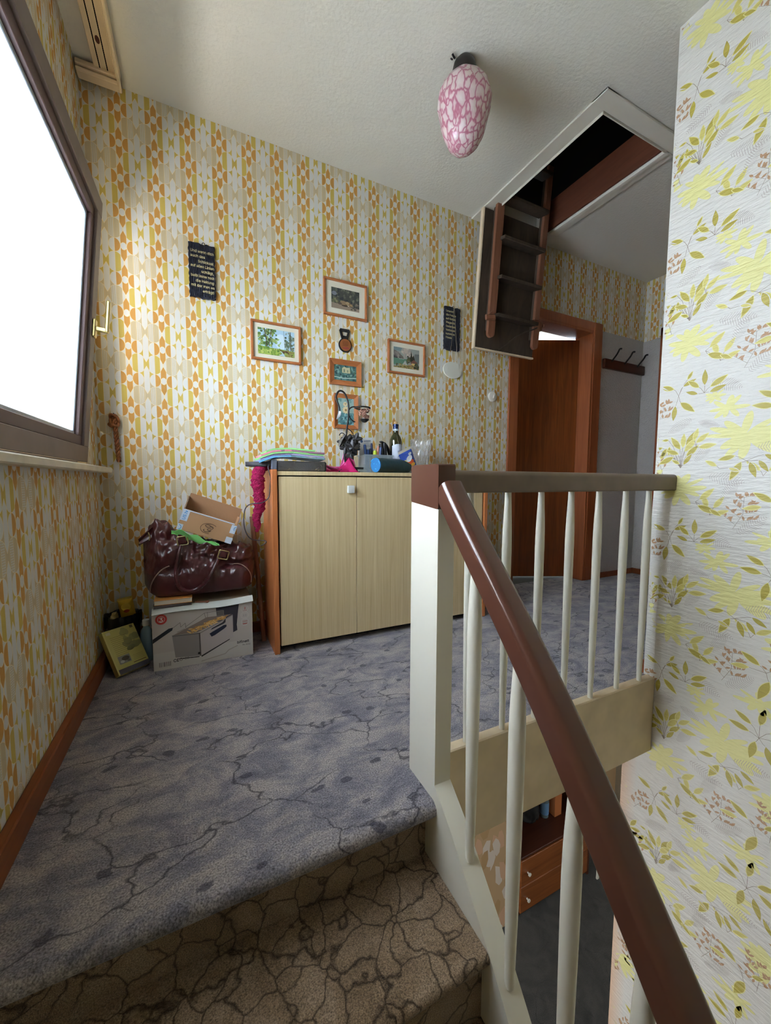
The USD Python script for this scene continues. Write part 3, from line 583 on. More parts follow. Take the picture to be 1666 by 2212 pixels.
struct('wall_lower_right', bx(4.0, 4.1, -1.75, 3.0, ZL, -.25), M['ceiling'])
struct('wall_lower_left', [bx(XL - .3, XL, -1.75, 1.0, ZL, -1.9), bx(XL - .3, XL, 2.1, 3.0, ZL, -1.9), bx(XL - .3, XL, -1.75, -.3, -1.9, -.25)], M['ceiling'])
struct('door_3', [bx(-.6, -.54, 1.0, 1.06, ZL, -.62), bx(-.6, -.54, 2.04, 2.1, ZL, -.62), bx(-.6, -.54, 1.06, 2.04, -.68, -.62), bx(-.6, -.54, 1.06, 2.04, ZL, ZL + .12), bx(-.6, -.54, 1.06, 2.04, -1.7, -1.64)], M['sash'])
# ------------------------------------------------------------------ ceiling lamp
lx, ly = 1.088, 1.488
lp = thing('ceiling_lamp', 'ceiling lamp with a pink and white mottled glass shade on a dark base', 'lamp', (lx, ly, ZC))
obj('base', lathe([(0, -.085), (.045, -.085), (.050, -.07), (.052, -.045), (.046, -.02), (.036, -.008), (.030, -.0003), (0, -.0003)], (lx, ly, ZC), 40), mat('lamp_base', lin(34, 26, 24), .3, .5), lp, smooth=60)
pr = [(.0, -.072), (.040, -.074), (.062, -.082), (.088, -.105), (.106, -.135), (.114, -.170), (.1135, -.205), (.104, -.240), (.095, -.270), (.085, -.300), (.074, -.328), (.058, -.352), (.036, -.366), (.012, -.372), (0, -.372)]
pp = spline([(a, 0, b) for a, b in pr], 70); sh = lathe(np.c_[np.maximum(pp[:, 0], 0), pp[:, 2]], (lx, ly, ZC), 64)
v = np.array(sh.vertices); w = meshkit.fbm(v * (16, 16, 11), 3, 4) - .5; ctr = np.array([lx, ly, 0]); d = v - ctr; d[:, 2] = 0; d /= np.linalg.norm(d, axis=1, keepdims=True) + 1e-6
sh.vertices = v + d * (w * .026)[:, None] * np.clip(np.linalg.norm((v - ctr)[:, :2], axis=1) / .05, 0, 1)[:, None]
n = {'g': ('geometry', {}), 'm': ('mapping', {'scale': (1, 1, .55)}), 'wn': ('noise_texture', {'scale': 30, 'detail': 2}), 'wm': ('mix_vector', {'fac': .035}), 'v': ('voronoi_texture', {'feature': 'distance_to_edge', 'scale': 38.}),
     'r': ('rgb_ramp', {'ramp': [(0, tuple(lin(176, 104, 124))), (.06, tuple(lin(192, 132, 146))), (.13, tuple(lin(216, 190, 190))), (.5, tuple(lin(222, 208, 204)))]}),
     'n2': ('noise_texture', {'scale': 14, 'detail': 2}), 'r2': ('rgb_ramp', {'ramp': [(.52, (0, 0, 0)), (.8, (.5, .5, .5))]}), 'mx': ('mix', {'color2': tuple(lin(198, 128, 146))}),
     'b': ('bump', {'strength': .4, 'distance': .004}), 'p': ('principled_bsdf', {'roughness': .28, 'subsurface_weight': .0, 'transmission_weight': .0, 'coat_weight': .3})}
M['lamp_glass'] = usdkit.material(stage, LK + 'mottled_pink_glass', n, [('g.position', 'm.vector'), ('m.vector', 'wn.vector'), ('m.vector', 'wm.a'), ('wn.color', 'wm.b'), ('wm.result', 'v.vector'), ('v.distance', 'r.fac'), ('g.position', 'n2.vector'), ('n2.fac', 'r2.fac'), ('r2.color', 'mx.fac'), ('r.color', 'mx.color1'), ('mx.color', 'p.base_color'), ('v.distance', 'b.height'), ('b.normal', 'p.normal')], 'p.BSDF')
obj('shade', sh, M['lamp_glass'], lp, smooth=True)
obj('terminal', [tube([(lx - .045, ly + .01, ZC - .004), (lx - .055, ly, ZC - .014), (lx - .066, ly - .004, ZC - .010)], .004, 8), tube([(lx - .05, ly + .02, ZC - .003), (lx - .062, ly + .012, ZC - .012)], .003, 8)], M['black_iron'], lp)
# ------------------------------------------------------------------ framed pictures on the back wall
def rng_foliage(rnd, w, h, region, cols, n, s):
    return [(ell(rnd.uniform(region[0], region[2]) * w, rnd.uniform(region[1], region[3]) * h, rnd.uniform(.4, 1) * s * w, rnd.uniform(.3, .8) * s * w, rnd.uniform(0, 180), 3), rnd.choice(cols)) for _ in range(n)]
def clipl(L, w, h):
    r = sbox(0, 0, w, h); return [(g.intersection(r), c) for g, c in L]
def pic_rest(w, h):
    rnd = random.Random(1); C = lin
    L = [(sbox(0, 0, w, h), C(70, 72, 66))] + rng_foliage(rnd, w, h, (0, .35, 1, 1), [C(60, 66, 64), C(78, 84, 74), C(52, 56, 60), C(92, 96, 82), C(112, 116, 96)], 70, .07)
    L += [(ell(.1 * w, .72 * h, .09 * w, .1 * h), C(122, 128, 136))] + rng_foliage(rnd, w, h, (0, .2, .35, .5), [C(110, 112, 80), C(136, 134, 96), C(84, 86, 66)], 22, .05)
    L += [(poly((0, 0), (w, 0), (w, .16 * h), (.5 * w, .2 * h), (0, .27 * h)), C(150, 134, 116))] + rng_foliage(rnd, w, h, (.6, .05, 1, .4), [C(96, 90, 80), C(122, 112, 98), C(84, 82, 76)], 24, .05)
    L += [(ell(.52 * w, .29 * h, .2 * w, .13 * h), C(112, 92, 66)), (ell(.42 * w, .33 * h, .11 * w, .1 * h), C(146, 124, 94)), (ell(.57 * w, .34 * h, .07 * w, .08 * h), C(166, 144, 108)), (ell(.7 * w, .27 * h, .06 * w, .06 * h), C(158, 132, 92)), (ell(.3 * w, .27 * h, .07 * w, .06 * h), C(92, 80, 68)), (ell(.6 * w, .22 * h, .04 * w, .03 * h), C(210, 196, 170)), (ell(.48 * w, .19 * h, .12 * w, .035 * h), C(76, 66, 56))]
    return clipl(L, w, h)
def pic_forest(w, h):
    rnd = random.Random(2); C = lin
    L = [(sbox(0, 0, w, h), C(176, 208, 226)), (ell(.62 * w, .55 * h, .16 * w, .3 * h), C(206, 226, 236))]
    L += rng_foliage(rnd, w, h, (0, .35, .5, 1), [C(96, 128, 70), C(126, 154, 84), C(70, 98, 58), C(150, 170, 104), C(110, 140, 96)], 80, .055)
    L += rng_foliage(rnd, w, h, (.74, .25, 1, .95), [C(96, 116, 92), C(120, 132, 112), C(84, 98, 84), C(140, 156, 150)], 46, .05) + rng_foliage(rnd, w, h, (.5, .35, .62, .65), [C(150, 180, 110), C(170, 196, 140)], 10, .04)
    for x0, x1, t in ((.26, .18, .022), (.28, .36, .018), (.38, .37, .008), (.74, .70, .007), (.90, .89, .014), (.22, .24, .012)):
        L.append((stroke([(x0 * w, .2 * h), ((x0 * .6 + x1 * .4) * w, .5 * h), (x1 * w, h)], t * w), C(74, 62, 46)))
    for a, b in (((.27, .55), (.40, .75)), ((.24, .6), (.14, .8)), ((.31, .7), (.28, .95)), ((.2, .75), (.1, .95)), ((.34, .8), (.42, .95))): L.append((stroke([(a[0] * w, a[1] * h), (b[0] * w, b[1] * h)], .009 * w), C(80, 68, 48)))
    L += [(poly((0, 0), (w, 0), (w, .24 * h), (.6 * w, .27 * h), (.3 * w, .28 * h), (0, .33 * h)), C(138, 162, 76))] + rng_foliage(rnd, w, h, (0, 0, .6, .28), [C(116, 150, 62), C(160, 184, 84), C(92, 126, 58), C(186, 196, 110)], 46, .05) + rng_foliage(rnd, w, h, (.62, .02, 1, .22), [C(120, 112, 66), C(140, 130, 76), C(92, 72, 54), C(152, 160, 92)], 30, .045)
    L += [(poly((.56 * w, .02 * h), (.74 * w, 0), (.70 * w, .1 * h), (.62 * w, .19 * h), (.60 * w, .18 * h), (.66 * w, .1 * h)), C(186, 210, 222)), (stroke([(.6 * w, .23 * h), (.74 * w, .19 * h), (.85 * w, .13 * h)], .02 * w), C(96, 64, 52)), (ell(.44 * w, .24 * h, .01 * w), C(230, 220, 200)), (ell(.5 * w, .24 * h, .01 * w), C(220, 200, 190))]
    return clipl(L, w, h)
def pic_lake(w, h):
    rnd = random.Random(3); C = lin
    L = [(sbox(0, 0, w, h), C(150, 156, 148)), (ell(.15 * w, .92 * h, .2 * w, .1 * h), C(118, 138, 140))] + rng_foliage(rnd, w, h, (.3, .5, .7, 1), [C(188, 172, 158), C(174, 160, 150), C(196, 184, 168), C(164, 158, 150)], 24, .1)
    L += [(poly((0, .45 * h), (0, .86 * h), (.12 * w, .8 * h), (.36 * w, .58 * h), (.4 * w, .45 * h)), C(112, 104, 98)), (poly((0, .45 * h), (0, .7 * h), (.15 * w, .55 * h), (.2 * w, .45 * h)), C(72, 66, 66)), (poly((.8 * w, .4 * h), (.82 * w, .78 * h), (w, .8 * h), (w, .3 * h)), C(110, 116, 112))]
    L += rng_foliage(rnd, w, h, (.02, .5, .3, .76), [C(134, 126, 120), C(96, 90, 88), C(150, 140, 132)], 18, .05)
    L += [(sbox(0, .14 * h, .55 * w, .46 * h), C(92, 134, 112)), (sbox(.2 * w, .43 * h, .4 * w, .46 * h), C(160, 176, 166)), (poly((.3 * w, .1 * h), (.45 * w, .4 * h), (.56 * w, .12 * h)), C(176, 178, 172))]
    L += rng_foliage(rnd, w, h, (.52, .25, .8, .62), [C(82, 86, 58), C(104, 104, 68), C(62, 62, 46)], 36, .05) + [(poly((.64 * w, .4 * h), (.68 * w, .92 * h), (.73 * w, .6 * h), (.78 * w, .72 * h), (.84 * w, .4 * h)), C(56, 56, 42))]
    L += [(poly((.66 * w, .33 * h), (.78 * w, .48 * h), (.94 * w, .36 * h), (.9 * w, .28 * h), (.68 * w, .26 * h)), C(122, 84, 70)), (sbox(.7 * w, .2 * h, .86 * w, .3 * h), C(216, 184, 110)), (poly((0, 0), (w, 0), (w, .2 * h), (.6 * w, .18 * h), (.2 * w, .1 * h), (0, .05 * h)), C(148, 132, 76))]
    L += rng_foliage(rnd, w, h, (.1, 0, 1, .2), [C(120, 112, 66), C(170, 150, 96), C(92, 88, 58), C(180, 130, 100)], 40, .04) + rng_foliage(rnd, w, h, (.82, .05, 1, .3), [C(70, 74, 56), C(88, 92, 68)], 12, .06)
    return clipl(L, w, h)
def pic_teal(w, h):
    rnd = random.Random(4); C = lin
    L = [(sbox(0, 0, w, h), C(74, 112, 108))] + rng_foliage(rnd, w, h, (0, 0, 1, 1), [C(58, 92, 92), C(96, 136, 130), C(46, 74, 78), C(120, 156, 148), C(72, 104, 88)], 70, .08)
    L += [(poly((.35 * w, .5 * h), (.35 * w, .8 * h), (.45 * w, .92 * h), (.55 * w, .85 * h), (.7 * w, .9 * h), (.72 * w, .5 * h)), C(196, 190, 150)), (sbox(.42 * w, .55 * h, .48 * w, .75 * h), C(120, 130, 110)), (sbox(.58 * w, .55 * h, .63 * w, .72 * h), C(130, 136, 112)), (stroke([(0, .2 * h), (.4 * w, .14 * h), (w, .22 * h)], .04 * w), C(176, 200, 190))]
    return clipl(L, w, h)
def pic_flower(w, h):
    rnd = random.Random(6); C = lin
    L = [(sbox(0, 0, w, h), C(150, 176, 170)), (sbox(0, 0, w, .45 * h), C(84, 132, 136))] + rng_foliage(rnd, w, h, (0, 0, 1, .45), [C(66, 110, 118), C(110, 158, 160), C(52, 92, 100), C(140, 184, 184)], 34, .1) + rng_foliage(rnd, w, h, (0, .85, 1, 1), [C(96, 140, 136), C(120, 156, 150)], 10, .1)
    L += [(leaf(.5 * w, .56 * h, .24 * w, i * 32.7, .5), C(226, 206, 160)) for i in range(11)] + [(ell(.5 * w, .56 * h, .07 * w), C(160, 122, 76)), (ell(.46 * w, .78 * h, .13 * w, .08 * h), C(222, 200, 156)), (stroke([(.4 * w, .8 * h), (.52 * w, .8 * h)], .02 * w), C(90, 70, 50)), (stroke([(.46 * w, .75 * h), (.5 * w, .83 * h)], .02 * w), C(96, 74, 50))]
    return clipl(L, w, h)
M['mount'] = mat('mount_card', lin(222, 216, 196), .8, .2)
M['picture_glass'] = M['print_gloss']
def picture(name, label, x0, x1, z0, z1, fw, mount, fn, depth=.018, slope=False, group='framed pictures on the back wall', tilt=0):
    cx, cz = (x0 + x1) / 2, (z0 + z1) / 2; t = thing(name, label, 'picture', (cx, YB, cz)); y1, y0 = YB - .002, YB - .002 - depth
    rot = lambda m: R(m, tilt, (0, 1, 0), (cx, YB, cz))
    if slope:
        def side(L_):
            return frame3(ext(Polygon([(0, 0), (fw, 0), (fw, depth * .45), (0, depth)]), L_), (0, 0, 0), (1, 0, 0), (0, 1, 0))
        def miter(a, b, n_):   # a->b outer edge, n_ inward
            a, b, n_ = np.array(a, float), np.array(b, float), np.array(n_, float); d = (b - a) / np.linalg.norm(b - a)
            P = [a, b, b - d * fw + n_ * fw, a + d * fw + n_ * fw]; out = []
            V = [(p[0], y1, p[1]) for p in P] + [(P[0][0], y0, P[0][1]), (P[1][0], y0, P[1][1]), (P[2][0], y0 + depth * .5, P[2][1]), (P[3][0], y0 + depth * .5, P[3][1])]
            return trimesh.Trimesh(V).convex_hull
        ms = [miter((x0, z0), (x1, z0), (0, 1)), miter((x1, z0), (x1, z1), (-1, 0)), miter((x1, z1), (x0, z1), (0, -1)), miter((x0, z1), (x0, z0), (1, 0))]
    else:
        ms = [bx(x0, x1, y0, y1, z0, z0 + fw, .002), bx(x0, x1, y0, y1, z1 - fw, z1, .002), bx(x0, x0 + fw, y0, y1, z0 + fw, z1 - fw, .002), bx(x1 - fw, x1, y0, y1, z0 + fw, z1 - fw, .002)]
    obj('frame', [rot(m) for m in ms], M['frame_wood'], t, smooth=20)
    yb = y0 + depth * .62
    if mount: obj('mount', rot(bx(x0 + fw, x1 - fw, yb, y1, z0 + fw, z1 - fw)), M['mount'], t)
    a, b, c, d = x0 + fw + mount, x1 - fw - mount, z0 + fw + mount * .95, z1 - fw - mount * .95
    (v, f), c_ = flat(fn(b - a, d - c), (a, yb - .0008, c), (1, 0, 0), (0, 0, 1))
    mm = trimesh.Trimesh(v, f, process=False); rot(mm)
    obj('print', (mm.vertices, mm.faces), M['print_gloss'], t, cols=c_)
picture('framed_picture', 'wood-framed print of resting tawny animals under dark trees, topmost of the pictures', .689, .962, 1.836, 2.046, .0125, .036, pic_rest)
picture('framed_picture', 'wood-framed print of a green woodland with a brook, leftmost of the pictures', .281, .553, 1.525, 1.735, .0125, .024, pic_forest)
picture('framed_picture', 'wood-framed print of a mountain lake and a hut, rightmost of the pictures', 1.106, 1.380, 1.553, 1.762, .0125, .030, pic_lake)
picture('framed_picture', 'small broad-framed teal print of a castle, below the bottle opener', .722, .923, 1.440, 1.589, .030, 0, pic_teal, slope=True)
picture('framed_picture', 'upright wood-framed print of a cream flower on blue, behind the wrought-iron candle holder', .748, .900, 1.182, 1.388, .024, 0, pic_flower, .022, slope=True)
# ------------------------------------------------------------------ bottle opener
bo = thing('bottle_opener', 'cast-iron bottle opener with a round copper plate, hanging between the pictures', 'bottle opener', (.82, YB, 1.70))
hd = unary_union([Polygon([(-.030, .062), (-.026, .070), (.026, .070), (.030, .060), (.019, .015), (-.017, .015)]).buffer(.003), poly((-.017, .02), (.019, .02), (.016, -.008), (-.014, -.008))]).difference(poly((-.019, .057), (.019, .055), (.012, .033), (-.011, .033)))
obj('handle', frame3(ext(hd, .007), (.820, YB - .0022, 1.700), (1, 0, 0), (0, 0, 1)), M['black_iron'], bo)
obj('disc', R(lathe([(0, 0), (.039, 0), (.041, .003), (.041, .009), (.038, .011), (.0, .011)], (0, 0, 0), 40), PI / 2, (1, 0, 0)).apply_translation((.822, YB - .002, 1.678)), M['black_iron'], bo)
copper = mat('copper_plate', lin(172, 106, 62), .35, .5, .4)
obj('copper_plate', R(lathe([(0, .0112), (.034, .0112), (.035, .0125), (0, .0135)], (0, 0, 0), 40), PI / 2, (1, 0, 0)).apply_translation((.822, YB - .002, 1.678)), copper, bo, label='copper face with lines of lettering')
obj('lettering', [bx(.804, .804 + w, YB - .0163, YB - .0153, z, z + .0018) for z, w in ((1.696, .034), (1.690, .036), (1.684, .035), (1.678, .036), (1.672, .030))], mat('engraved_brown', lin(116, 62, 30), .6), bo)
obj('emblem', frame3(ext(ell(0, 0, .020, .0055), .001), (.825, YB - .0152, 1.659), (1, 0, 0), (0, 0, 1)), mat('red_enamel', lin(170, 70, 64), .4), bo)
# ------------------------------------------------------------------ verse plaques
M['plaque'] = mat('dark_blue_relief_clay', lin(34, 38, 54), .45, .5, bump=(30, .5, .01), var=(40, .4))
M['gilt'] = mat('faded_gilt_lettering', lin(196, 184, 140), .5, .4)
def plaque(x0, x1, z0, z1, lines, size, label, seed, gr):
    cx, cz = (x0 + x1) / 2, (z0 + z1) / 2; t = thing('verse_plaque', label, 'wall plaque', (cx, YB, cz)); rnd = random.Random(seed)
    P = []
    nu = 10
    for i in range(nu): P.append((x0 + (x1 - x0) * i / nu, z1 + rnd.uniform(-.004, .004)))
    for i in range(24): P.append((x1 + .0022 * math.sin(i * 2.1) , z1 - (z1 - z0) * i / 24))
    for i in range(nu): P.append((x1 - (x1 - x0) * i / nu, z0 + rnd.uniform(-.005, .005)))
    for i in range(24): P.append((x0 + .0022 * math.sin(i * 2.3), z0 + (z1 - z0) * i / 24))
    obj('tablet', frame3(ext(Polygon(P).buffer(.001), .012), (0, YB - .0022, 0), (1, 0, 0), (0, 0, 1)), M['plaque'], t)
    n_ = 15; gr_ = []
    for i in range(n_):      # carved upright grooves
        x = x0 + .004 + (x1 - x0 - .008) * i / (n_ - 1)
        gr_.append(tube([(x + .0012 * math.sin(k * 1.3 + i), YB - .0145, z0 + .005 + (z1 - z0 - .01) * k / 12) for k in range(13)], .0026, 6))
    obj('grooves', gr_, M['plaque'], t, smooth=60)
    zz = z1 - gr
    for i, (s, al) in enumerate(lines):
        m = meshkit.text_mesh(s, size, .0008, True); wd = m.bounds[1, 0]; mxw = (x1 - x0) * .9; sc = min(.92, mxw / wd); m.apply_scale((sc, 1, 1))
        x = x0 + .007 if al == 'l' else x1 - .007 - wd * sc if al == 'r' else cx - wd * sc / 2
        obj('lettering', frame3(m, (x, YB - .0172, zz - size), (1, 0, 0), (0, 0, 1)), M['gilt'], t); zz -= size * 1.9
    obj('hanging_loop', tube([(cx + .01 + .007 * math.cos(a), YB - .007, z1 + .004 + .008 * math.sin(a)) for a in np.linspace(-.3, PI + .3, 12)], .0014, 6), M['black_iron'], t)
plaque(-.008, .112, 1.795, 2.058, [('Und wenn dich', 'l'), ('auch das', 'l'), ('Schicksal', 'r'), ('auf allen Linien', 'l'), ('schlägt,', 'r'), ('bleibt immer noch', 'l'), ('die Haltung', 'r'), ('mit der man es', 'l'), ('erträgt!', 'r')], .0125, 'large dark blue verse plaque with gilt German lettering, hanging alone on the left', 3, .034)
plaque(1.531, 1.657, 1.762, 2.040, [('Umarmt', 'l'), ('die Freude', 'l'), ('auf Gottes', 'l'), ('Wegen in', 'l'), ('Gedanken', 'l'), ('Vertrauen', 'l'), ('kommt es', 'l'), ('Friede', 'l')], .0130, 'narrow black verse plaque with a white oval disc hanging below it', 5, .022)
ov = thing('oval_medallion', 'white oval medallion on a fine chain, hanging below the narrow black plaque', 'wall medallion', (1.606, YB, 1.63))
obj('disc', R(lathe([(0, 0), (.077, 0), (.079, .003), (.077, .008), (.06, .010), (0, .0105)], (0, 0, 0), 48), PI / 2, (1, 0, 0)).apply_scale((1, 1, .72)).apply_translation((1.606, YB - .004, 1.629)), mat('bisque_white', lin(222, 220, 206), .6, bump=(50, .3, .005)), ov)
obj('chain', [tube([(1.600, YB - .0205, 2.05), (1.585, YB - .0212, 1.80), (1.570, YB - .013, 1.676)], .0011, 6), tube([(1.602, YB - .0205, 2.05), (1.625, YB - .0212, 1.80), (1.640, YB - .013, 1.676)], .0011, 6)], mat('chain_metal', lin(180, 168, 140), .4, .5, .6), ov)
# ------------------------------------------------------------------ light switch and leather cord
sw = thing('light_switch', 'round white rotary light switch beside the door frame', 'light switch', (1.962, YB, 1.484))
obj('plate', R(lathe([(0, 0), (.036, 0), (.037, .004), (.034, .012), (.026, .016), (0, .017)], (0, 0, 0), 36), PI / 2, (1, 0, 0)).apply_translation((1.962, YB - .002, 1.484)), M['white_plastic'], sw)
obj('knob', [R(bx(1.957, 1.967, YB - .030, YB - .018, 1.468, 1.50, .003), .3, (0, 1, 0), (1.962, YB, 1.484))], M['white_plastic'], sw)
M['leather_cord'] = mat('tan_leather_cord', lin(140, 84, 46), .55, .4, var=(60, .35))
lc = thing('knotted_rope', 'knotted tan leather rope hanging on the wall beside the window', 'rope', (-.35, YB, 1.17))
def braid(path, r, n, tw):
    t = np.gradient(path, axis=0); t /= np.linalg.norm(t, axis=1, keepdims=True); a = np.cross(t, (0, 1, 0)); a /= np.linalg.norm(a, axis=1, keepdims=True); b = np.cross(t, a); out = []
    for k in range(n):
        ph = np.linspace(0, tw * 2 * PI, len(path)) + 2 * PI * k / n; out.append(tube(path + r * (np.cos(ph)[:, None] * a + np.sin(ph)[:, None] * b), r * .95, 7))
    return cat(out)
obj('hanging_end', braid(spline([(-.352, YB - .022, 1.16), (-.349, YB - .018, 1.10), (-.346, YB - .016, 1.03), (-.342, YB - .016, .953)], 60), .0055, 3, 4), M['leather_cord'], lc, smooth=60)
kn = [spline([(-.352 + .016 * math.cos(t + s) , YB - .022 - .008 * math.sin(2 * t), 1.148 + .026 * math.sin(t + s * .5) ) for t in np.linspace(0, 2 * PI, 10)], 40) for s in (0, .9, 1.8)]
obj('knot', [tube(k, .0062, 7) for k in kn] + [tube(spline([(-.366, YB - .02, 1.138), (-.374, YB - .022, 1.128), (-.36, YB - .026, 1.118)], 12), .006, 7)], M['leather_cord'], lc, smooth=60)
obj('nail', tube([(-.352, YB - .001, 1.176), (-.352, YB - .032, 1.180)], .0025, 8), M['black_iron'], lc)
# ------------------------------------------------------------------ coat rack
ck = thing('coat_rack', 'dark wooden coat rack with three black hooks on the grey wall right of the door', 'coat rack', (3.43, YB, 1.87))
obj('board', bx(3.155, 3.712, YB - .034, YB - .0075, 1.838, 1.918, .004), wood('rack_wood', lin(62, 30, 20), lin(86, 44, 28), (.06, 1, 1), 26, .4), ck)
for x in (3.245, 3.420, 3.600):
    obj('hook', tube(spline([(x, YB - .035, 1.900), (x - .02, YB - .075, 1.925), (x - .05, YB - .125, 1.955), (x - .058, YB - .142, 1.966), (x - .050, YB - .152, 1.964)], 16), .0065, 8), M['black_iron'], ck, smooth=60)
# ------------------------------------------------------------------ shoe cabinet
CY = 1.925
cb = thing('shoe_cabinet', 'shallow shoe cabinet with pale oak doors and orange-brown side panels against the back wall', 'cabinet', (.97, 2.07, 0))
obj('side_panel', bx(.318, .344, CY - .010, 2.205, 0, .918, .002), M['orange_wood'], cb)
obj('side_panel', bx(1.612, 1.638, CY - .010, 2.205, 0, .918, .002), M['orange_wood'], cb)
obj('cabinet_top', bx(.3445, 1.6115, CY - .002, 2.205, .890, .910, .0015), M['oak'], cb)
obj('carcass', [bx(.3445, 1.6115, 1.960, 2.205, .045, .889), bx(.3445, 1.6115, 2.0, 2.02, 0, .045)], M['dark'], cb)
dxs = (.350, .7575, 1.180, 1.606)
for i in range(3):
    d = obj('door', bx(dxs[i] + .0012, dxs[i + 1] - .0012, CY, CY + .018, .036, .884, .0015), M['oak'], cb)
    if i == 0:
        obj('knob', [bx(.701, .739, CY - .022, CY - .006, .800, .840, .003), bx(.713, .727, CY - .007, CY, .812, .828)], mat('pale_knob', lin(208, 210, 208), .3), d, label='square pale grey knob')
# ------------------------------------------------------------------ things on the cabinet top
ZT = .9102
tr = thing('storage_box', 'low black box with a grey end, under the folded cleaning cloths', 'box', (.46, 2.05, ZT))
obj('body', bx(.352, .603, 1.955, 2.16, ZT, .962, .006), mat('black_ribbed_plastic', lin(40, 36, 36), .5, bump=(140, .5, .004)), tr)
obj('end_strip', bx(.324, .3515, 1.952, 2.12, .9185, .968, .003), mat('grey_end', lin(120, 128, 144), .35, .5, .3), tr, label='grey end strip')
ds = thing('black_tray', 'black pointed tray sticking out over the left end of the cabinet', 'tray', (.28, 2.05, .92))
tp = Polygon([(.212, 2.03), (.25, 1.985), (.322, 1.965), (.322, 2.15), (.25, 2.12)])
obj('tray_floor', ext(tp, .006).apply_translation((0, 0, .934)), mat('black_tray', lin(30, 28, 32), .35), ds); obj('rim', ext(tp.difference(tp.buffer(-.008)), .022).apply_translation((0, 0, .934)), mat('black_tray_rim', lin(44, 42, 48), .35), ds)
cloth_cols = [('blue', (120, 190, 232), .27, .45), ('teal', (120, 160, 172), .42, .592), ('lavender', (176, 168, 208), .272, .59), ('green', (160, 222, 142), .268, .585), ('pink', (232, 150, 168), .275, .52), ('mauve', (172, 130, 148), .37, .588), ('green_light', (168, 232, 148), .30, .54)]
M['cloths'] = {}
lab = ['pale blue microfibre cloth, lowest at the left of the folded stack', 'greyish teal microfibre cloth, lowest at the right of the folded stack', 'lavender microfibre cloth in the folded stack, just above the blue one', 'green microfibre cloth running through the middle of the folded stack', 'pink chequered microfibre cloth near the top left of the folded stack', 'mauve microfibre cloth near the top right of the folded stack', 'light green microfibre cloth on top of the folded stack']
zb = [0, 0, .0092, .0184, .0276, .0276, .0368]
for i, (nm, c, x0, x1) in enumerate(cloth_cols):
    th = .008
    def fn(u, v, i=i, x0=x0, x1=x1):
        x = x0 + (x1 - x0) * u; y = 1.940 + .006 * ((i * 37) % 5) / 5 + .19 * v
        base = .9730 - .022 * np.clip((.335 - x) / .07, 0, 1) ** 1.3 + .012 * np.exp(-((x - .40) / .09) ** 2) - .002 * np.clip((x - .5) / .1, 0, 1)
        z = base + zb[i] + .003 * np.sin(14 * x) * (1 - .5 * v) + .002 * np.sin(30 * y)
        return np.stack([x, y + .004 * np.sin(20 * x + i), z], -1)
    solo('cleaning_cloth', thick(grid(40, 14, fn), th), mat('cloth_' + nm, lin(*c), .95, .1, bump=(400, .8, .003)), lab[i], 'cleaning cloth', 'folded cleaning cloths on the cabinet', smooth=50)
def film(u, v):
    x = .352 + .235 * u; z = .985 - .070 * v
    y = 1.936 - .006 * np.sin(9 * u + 2 * v) - .012 * v * (1 - v) * 2 + .010 * (meshkit.fbm(np.stack([x * 40, z * 40, 0 * x], -1), 3, 8) - .5)
    return np.stack([x, y, z], -1)
n = {'t': ('transparent_bsdf', {}), 'g': ('glossy_bsdf', {'roughness': .12}), 'f': ('fresnel', {'IOR': 1.6}), 'm': ('mix_closure', {}), 'd': ('diffuse_bsdf', {'color': (.8, .82, .84)}), 'm2': ('mix_closure', {'fac': .05})}
M['film'] = usdkit.material(stage, LK + 'clear_film', n, [('f.fac', 'm.fac'), ('t.BSDF', 'm.closure1'), ('g.BSDF', 'm.closure2'), ('m.closure', 'm2.closure1'), ('d.BSDF', 'm2.closure2')], 'm2.closure')
solo('plastic_bag', grid(50, 24, film), M['film'], 'clear crinkled plastic bag hanging in front of the black box under the cloths', 'bag', smooth=60)
M['pink_mesh'] = mat('pink_cloth', lin(236, 120, 180), .8, .2, bump=(260, .9, .004)); M['pink_deep'] = mat('deep_pink_cloth', lin(206, 40, 110), .8, .2, bump=(200, .6, .004))
pk = thing('pink_cloth', 'crumpled bright pink cloth behind the foot of the iron candle holder', 'cloth', (.70, 2.12, ZT))
def pfn(u, v):
    x = .606 + .20 * u; h = np.interp(u, [0, .35, .6, .72, .9, 1], [.058, .030, .030, .15, .15, .05])
    z = ZT + .004 + h * v; y = 2.06 + .10 * (1 - v) * u * .3 + .05 * v + .012 * np.sin(22 * u + 3 * v) + .01 * np.sin(9 * v + 12 * u)
    return np.stack([x + .02 * v * (u - .5), y, z], -1)
obj('fold', thick(grid(40, 16, pfn), .004), M['pink_mesh'], pk, smooth=60)
def pfn2(u, v):
    x = .604 + .205 * u; h = np.interp(u, [0, .3, .55, .85, 1], [.02, .012, .02, .085, .03])
    return np.stack([x, 2.035 + .05 * v + .01 * np.sin(18 * u + 4 * v), ZT + .003 + h * v], -1)
obj('underside', thick(grid(36, 10, pfn2), .004), M['pink_deep'], pk, smooth=60, label='deep pink underside of the cloth')
